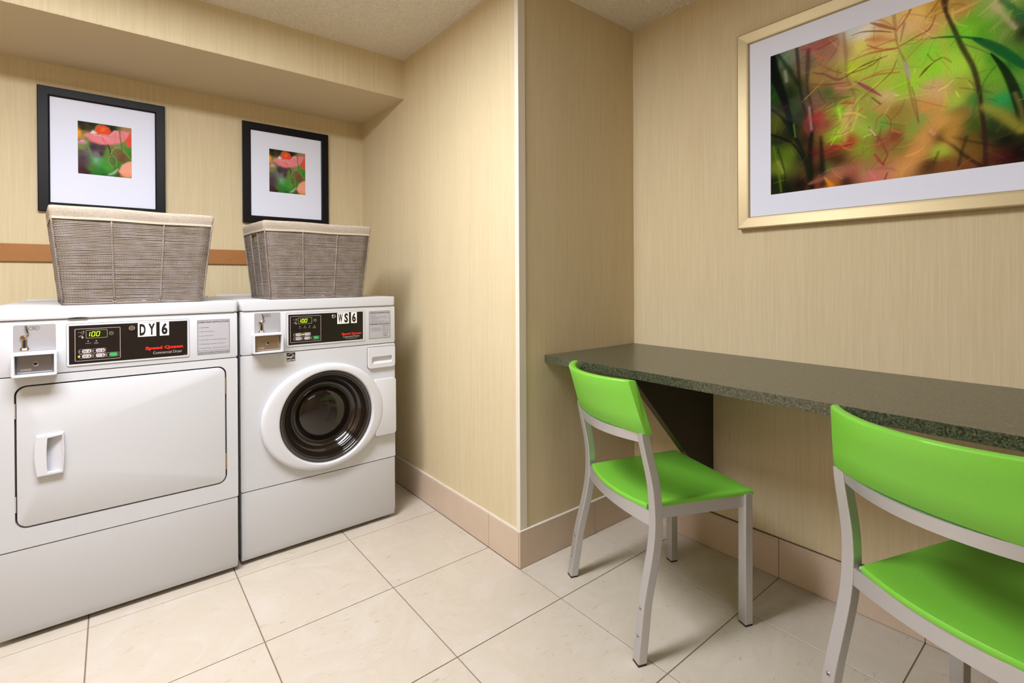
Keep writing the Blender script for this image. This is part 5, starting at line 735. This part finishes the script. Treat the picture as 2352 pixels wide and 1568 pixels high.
def print_mesh(name, img, org, ux, uz):
    """grid of quads coloured per vertex; img row 0 is the top edge; org = lower left corner"""
    h_, w_, _ = img.shape; org, ux, uz = map(np.array, (org, ux, uz))
    u = np.arange(w_)/(w_-1); v = 1-np.arange(h_)/(h_-1); U, V = np.meshgrid(u, v)
    co = org+U[..., None]*ux+V[..., None]*uz
    me = bpy.data.meshes.new(name); nv = w_*h_; idx = np.arange(nv).reshape(h_, w_)
    q = np.stack([idx[1:, :-1], idx[1:, 1:], idx[:-1, 1:], idx[:-1, :-1]], -1).reshape(-1, 4)
    me.vertices.add(nv); me.vertices.foreach_set('co', co.reshape(-1).astype(np.float32))
    me.loops.add(q.size); me.loops.foreach_set('vertex_index', q.reshape(-1).astype(np.int32))
    me.polygons.add(len(q)); me.polygons.foreach_set('loop_start', np.arange(0, q.size, 4, dtype=np.int32)); me.polygons.foreach_set('loop_total', np.full(len(q), 4, np.int32))
    me.update(); at = me.color_attributes.new('paint', 'FLOAT_COLOR', 'POINT')
    rgba = np.ones((nv, 4), np.float32); rgba[:, :3] = np.clip(img.reshape(-1, 3), 0, 1); at.data.foreach_set('color', rgba.reshape(-1)); me.validate()
    me.materials.append(M['print']); return me
def mitred_frame(t, P, x0, x1, z0, z1, fw_, depth, mat, lip=.004, prof=None):
    """four mitred bars; P(a, d, z) maps (along wall, distance out of the wall, height) to the room"""
    prof = prof or [(0, 0), (0, depth*.92), (.15, depth), (.88, depth*.97), (1, depth*.72), (1, 0)]
    cor = [((x0, z0), (1, 1)), ((x1, z0), (-1, 1)), ((x1, z1), (-1, -1)), ((x0, z1), (1, -1))]
    for i in range(4):
        (c0, s0), (c1, s1) = cor[i], cor[(i+1) % 4]
        L = [[P(c[0]+s[0]*fw_*a, d, c[1]+s[1]*fw_*a) for a, d in prof] for c, s in ((c0, s0), (c1, s1))]
        mesh_obj('frame_bar', loft(bmesh.new(), L), mat, t)
pop = paint(PAINT['pop'], 150, 185, .811)
def small_picture(label, x0, x1, z0, z1, ph):
    t = thing('framed_print', label, 'picture', ((x0+x1)/2, YB, (z0+z1)/2), 0, 'poppy prints over the machines')
    P = lambda a, d, z: (a, YB-d, z)
    mitred_frame(t, P, x0, x1, z0, z1, .042, .022, M['frame'], prof=[(0, .001), (0, .0205), (.06, .022), (.86, .022), (.9, .0185), (1, .0165), (1, .001)])
    mesh_obj('backing', B(x0+.01, x1-.01, YB-.006, YB-.0005, z0+.01, z1-.01), M['dark'], t)
    ins = [(ph[0], ph[2]), (ph[1], ph[2]), (ph[1], ph[3]), (ph[0], ph[3])]
    bm = ringprism(bmesh.new(), [(x0+.036, z0+.036), (x1-.036, z0+.036), (x1-.036, z1-.036), (x0+.036, z1-.036)], ins, 'y', YB-.0115, YB-.009)
    mesh_obj('mat_board', bm, M['mat'], t)
    me = print_mesh('photo_print', pop, (ph[0], YB-.0105, ph[2]), (ph[1]-ph[0], 0, 0), (0, 0, ph[3]-ph[2])); me.transform(Matrix.Translation(-root_of(t)))
    o = bpy.data.objects.new('photo_print', me); COL.objects.link(o); o.parent = t
    mesh_obj('glazing', B(x0+.038, x1-.038, YB-.0145, YB-.0135, z0+.038, z1-.038), M['glass'], t)
    return t
p1 = small_picture('square poppy print in wide black frame, over the dryer', -1.524, -1.046, 1.484, 2.057, (-1.385, -1.183, 1.672, 1.9215))
p2 = small_picture('square poppy print in wide black frame, over the washer', -.689, -.2145, 1.488, 2.058, (-.550, -.3495, 1.675, 1.924))
# large landscape print on the right wall
ay0, ay1, az0, az1 = -.527, -1.852, 1.357, 2.139
t = thing('large_framed_print', 'large blurred grass photograph in champagne gold frame above the counter', 'picture', (XR, (ay0+ay1)/2, (az0+az1)/2))
PA = lambda a, d, z: (XR-d, -a, z)
mitred_frame(t, PA, -ay0, -ay1, az0, az1, .047, .034, M['gold'], prof=[(0, .001), (0, .030), (.05, .033), (.12, .034), (.8, .0295), (.92, .028), (1, .022), (1, .001)])
mesh_obj('backing', B(XR-.006, XR-.0005, ay1+.01, ay0-.01, az0+.01, az1-.01), M['dark'], t)
ph = (-.654, -1.725, 1.482, 2.0175)
bm = ringprism(bmesh.new(), [(ay0-.042, az0+.042), (ay1+.042, az0+.042), (ay1+.042, az1-.042), (ay0-.042, az1-.042)], [(ph[0], ph[2]), (ph[1], ph[2]), (ph[1], ph[3]), (ph[0], ph[3])], 'x', XR-.0195, XR-.017)
mesh_obj('mat_board', bm, M['mat'], t)
aimg = paint(PAINT['art'], 620, 310, 2.0)
g = np.random.default_rng(5); fine = []          # fine blades and filaments picked up from the colours around them
for _ in range(300):
    cx, cy = g.uniform(.02, 1.95), g.uniform(.02, .98); a = g.normal(-.5, .8); L = g.uniform(.03, .17); bend = g.normal(0, .35)
    pts = [(cx+L*(q-.5)*math.cos(a)-bend*L*(q-.5)**2*math.sin(a), cy+L*(q-.5)*math.sin(a)+bend*L*(q-.5)**2*math.cos(a)) for q in (0, .5, 1)]
    c = aimg[min(309, int(cy*310)), min(619, int(cx/2*620))]*g.choice((.35, .55, 1.6, 2.1)); c = np.clip(c+np.array((.03, 0, 0))*g.uniform(0, 1.5), 0, .9)
    c = 255*np.where(c <= .0031308, 12.92*c, 1.055*np.maximum(c, 1e-6)**(1/2.4)-.055)
    w_ = g.uniform(.003, .013); fine.append(['s', pts, [w_*.4, w_, w_*.3], c.tolist(), g.uniform(.25, .6), g.uniform(.3, .8)])
k0 = [it for it in PAINT['art'] if it[0] == 'b']; k1 = [it for it in PAINT['art'] if it[0] != 'b']
aimg = paint(k0+fine[:200]+k1+fine[200:], 620, 310, 2.0)
lum = aimg.mean(2, keepdims=True); aimg = np.clip(lum+(aimg-lum)*1.0, 0, 1)*np.array((1.12, 1.3, 1.2))*(1+g.normal(0, .05, aimg.shape[:2])[..., None])
me = print_mesh('photo_print', aimg, (XR-.0185, ph[0], ph[2]), (0, ph[1]-ph[0], 0), (0, 0, ph[3]-ph[2])); me.transform(Matrix.Translation(-root_of(t)))
o = bpy.data.objects.new('photo_print', me); COL.objects.link(o); o.parent = t
mesh_obj('glazing', B(XR-.0225, XR-.0215, ay1+.044, ay0-.044, az0+.044, az1-.044), M['glass'], t)

# ------------------------------------------------------------------ counter and brackets
ct = mesh_obj('counter', B(.147, XR-.001, -2.6, .011, .8105, .8415, .0008, 1), M['granite'], None)
ct['label'] = 'wall-mounted speckled green laminate counter with square edge'; ct['category'] = 'counter'
def bracket(ya, yb_, label):
    t = thing('counter_bracket', label, 'bracket', (XR, (ya+yb_)/2, .8), 0, 'brackets under the counter')
    pts = [(.212, .8100), (XR-.001, .8100), (XR-.001, .245), (.7465, .245), (.212, .786)]   # x, z
    mesh_obj('gusset', PR(pts, 'y', ya, yb_, .0008, 1), M['bracket'], t)
    n = Vector((-.541, 0, -.5345)).normalized()*.0010
    bm = bmesh.new(); a_, b_ = Vector((.212, 0, .786)), Vector((.7465, 0, .245))
    loft(bm, [[(p.x+o_[0]*n.x, y, p.z+o_[0]*n.z) for y, o_ in ((ya, (0,)), (yb_, (0,)), (yb_, (1,)), (ya, (1,)))] for p in (a_, b_)])
    mesh_obj('edge_band', bm, M['bracketedge'], t)
bracket(-.404, -.376, 'dark triangular support panel under the counter, behind the chair near the corner')
bracket(-1.94, -1.912, 'dark triangular support panel under the far right part of the counter')

# ------------------------------------------------------------------ chairs (local: +x forward, +y to the sitter's left)
def interp(tab, z):
    for (z0, a), (z1, b) in zip(tab, tab[1:]):
        if z <= z1: return a+(b-a)*(z-z0)/(z1-z0)
    return tab[-1][1]
REAR = [(0, .0022), (.0733, .0142), (.1683, .0265), (.2576, .0485), (.3328, .0665), (.3868, .0742), (.434, .0750), (.5045, .0720), (.5459, .0650), (.60, .0525), (.6412, .0430), (.69, .0330)]
def rear_f(z):        # smoothed profile
    return sum(interp(REAR, max(0, min(.69, z+d))) for d in (-.03, -.015, 0, .015, .03))/5
def wout(z): return .2516-(.2516-.2235)*min(z/.685, 1)
def chair():
    t = thing('side_chair', '', 'chair', (0, 0, 0), .001, 'lime green chairs at the counter')
    for s in (1, -1):
        loops = []
        n = 26
        for i in range(n+1):
            z = .007+(.686-.007)*i/n; f = rear_f(z); w_ = wout(z); dep = .0295; th = .034 if z < .45 else .034-.006*(z-.45)/.24
            # section rounded a little at its corners
            sec = rr(f, f+dep, w_-th, w_, .0025, 2)
            loops.append([(p[0], s*p[1], z) for p in sec])
        lg = mesh_obj('leg', loft(bmesh.new(), loops), M['alu'], t, smooth=18)
        gl = PR(rr(rear_f(.0)+.0005, rear_f(.0)+.0295, s*(wout(0)-.0335) if s > 0 else -wout(0)+.0005, s*wout(0)-.0005 if s > 0 else -(wout(0)-.0335), .002, 2), 'z', 0, .0075)
        mesh_obj('glide', gl, M['rubber'], lg)
        for z in (.158, .079):
            c = (rear_f(z)+.0006, s*(wout(z)-.017), z)
            mesh_obj('screw', cyl(bmesh.new(), c, (-1, 0, 0), .0066, .0014, 16, bev=.0006), M['weld'], lg, smooth=40)
            mesh_obj('screw_recess', cyl(bmesh.new(), (c[0]-.0012, c[1], c[2]), (-1, 0, 0), .0026, .0005, 10), M['seam'], lg)
        # front leg
        bm = loft(bmesh.new(), [[(p[0], s*p[1], z) for p in rr(.436+k*.002, .4665+k*.002, .1824-.001*k, .2164-.001*k, .0025, 2)] for z, k in ((.007, 0), (.4405, 1))])
        lg = mesh_obj('leg', bm, M['alu'], t, smooth=18)
        mesh_obj('glide', PR(rr(.4365, .466, .1830 if s > 0 else -.2158, .2158 if s > 0 else -.1830, .002, 2), 'z', 0, .0075), M['rubber'], lg)
        # side rail
        def yr(f): return .1815+(f-.079)/(.4765-.079)*.0262
        bm = loft(bmesh.new(), [[(f, s*(yr(f)-a), z) for a, z in ((0, .396), (0, .4345), (.020, .4345), (.020, .396))] for f in (.095, .442)])
        mesh_obj('seat_rail', bm, M['alu'], t)
        mesh_obj('weld', cyl(bmesh.new(), (.0995, s*.1965, .4385), (0, 0, -1), .0095, .046, 12), M['weld'], t, smooth=60)
    bm = loft(bmesh.new(), [[(f, y, z) for f, z in ((.446, .397), (.446, .4335), (.464, .4335), (.464, .397))] for y in (-.185, .185)])
    mesh_obj('seat_rail', bm, M['alu'], t)
    # curved rear rail
    def arc(hw, fe, fc, n=18):
        return [(fe+(fc-fe)*(1-(2*i/n-1)**2), -hw+2*hw*i/n) for i in range(n+1)]
    def bent(path, z0, z1, th, lean=0):
        L = []
        for f, y in path: L.append([(f, y, z0), (f+lean, y, z1), (f+lean+th, y, z1), (f+th, y, z0)])
        return loft(bmesh.new(), L)
    mesh_obj('rear_seat_rail', bent(arc(.214, .080, .052), .3895, .4345, .018), M['alu'], t, smooth=30)
    mesh_obj('back_rail', bent(arc(.2005, .0480, -.012), .652, .6840, .016, -.008), M['alu'], t, smooth=30)
    # seat: trapezoid with bowed rear edge, slightly dished
    nx, ny = 16, 16
    def edge_rear(v): return .0787-(1-v*v)*.034
    def spt(u, v):     # u 0 rear..1 front, v -1..1
        f0 = edge_rear(v); f = f0+(.4765-f0)*u; hw = .1837+(.2105-.1837)*u; return f, v*hw
    bm = bmesh.new()
    def zt(u, v): return .4505-.004*(1-v**4)*math.sin(math.pi*min(1, max(0, u*.9+.05)))**.8
    def grid(fn):
        return [[bm.verts.new(fn(i/nx, -1+2*j/ny)) for j in range(ny+1)] for i in range(nx+1)]
    def inset(u, v, d): f, y = spt(u, v); return f+(d if u == 0 else -d if u == 1 else 0), y-(math.copysign(d, v) if abs(v) == 1 else 0)
    top = grid(lambda u, v: (*inset(u, v, .006), zt(u, v)-(.0003 if u in (0, 1) or abs(v) == 1 else 0)))
    for i in range(nx):
        for j in range(ny): bm.faces.new((top[i][j], top[i+1][j], top[i+1][j+1], top[i][j+1]))
    bor = [(0, j) for j in range(ny)]+[(i, ny) for i in range(nx)]+[(nx, j) for j in range(ny, 0, -1)]+[(i, 0) for i in range(nx, 0, -1)]
    prev = [top[i][j] for i, j in bor]
    for d, z in ((.0022, .4490), (.0004, .4462), (0, .4430), (0, .4370), (.002, .4337)):
        cur = [bm.verts.new((*inset(i/nx, -1+2*j/ny, d), z)) for i, j in bor]
        for k in range(len(bor)):
            m = (k+1) % len(bor); bm.faces.new((prev[k], prev[m], cur[m], cur[k]))
        prev = cur
    bm.faces.new(prev)
    mesh_obj('seat', bm, M['plastic'], t, smooth=38)
    # back panel: curved, leaning, thick rounded edges, with sockets over the posts
    n = 26; L = []
    for i in range(n+1):
        v = -1+2*i/n; k = 1-v*v
        hb = v*.2260; ht = v*.2000
        fb = .0445-.058*k**.95; ft = .0022-.078*k**.95
        th = .028; zb = .6815+.004*k; zt_ = .8470
        e = .006 if abs(v) == 1 else 0
        sec = [(0, 0), (1/3, 0), (2/3, 0)]
        pts = []
        for u_, dd in ((0, .003), (.02, 0), (.35, 0), (.7, 0), (.965, 0), (.985, .0015), (1, .006)):     # rear face going up
            z = zb+(zt_-zb)*u_; f = fb+(ft-fb)*u_; pts.append((f+dd, hb+(ht-hb)*u_, z))
        for u_, dd in ((1, -.006), (.985, -.0015), (.965, 0), (.7, 0), (.35, 0), (.02, 0), (0, -.003)):
            z = zb+(zt_-zb)*u_; f = fb+(ft-fb)*u_; pts.append((f+th+dd, (hb+(ht-hb)*u_), z))
        L.append(pts)
    # rounded ends
    def shrink(pts, a, dy):
        c = np.mean(np.array(pts), 0); return [tuple(c[k]+(p[k]-c[k])*(a if k != 1 else 1)+(dy if k == 1 else 0) for k in range(3)) for p in pts]
    L = [shrink(L[0], .94, -.0015)]+L+[shrink(L[-1], .94, .0015)]
    L[0], L[1] = L[0], L[1]
    mesh_obj('backrest', loft(bmesh.new(), L), M['plastic'], t, smooth=50)
    return t
c1 = chair(); c1.location = (.03589, -.37181, 0); c1.rotation_euler = (0, 0, -.35728)
c1['label'] = 'lime green chair with aluminium legs near the corner, fully in view'
dup(c1, (.02983, -1.24911, 0), -.39188, 'lime green chair with aluminium legs at the right edge, partly cut off')
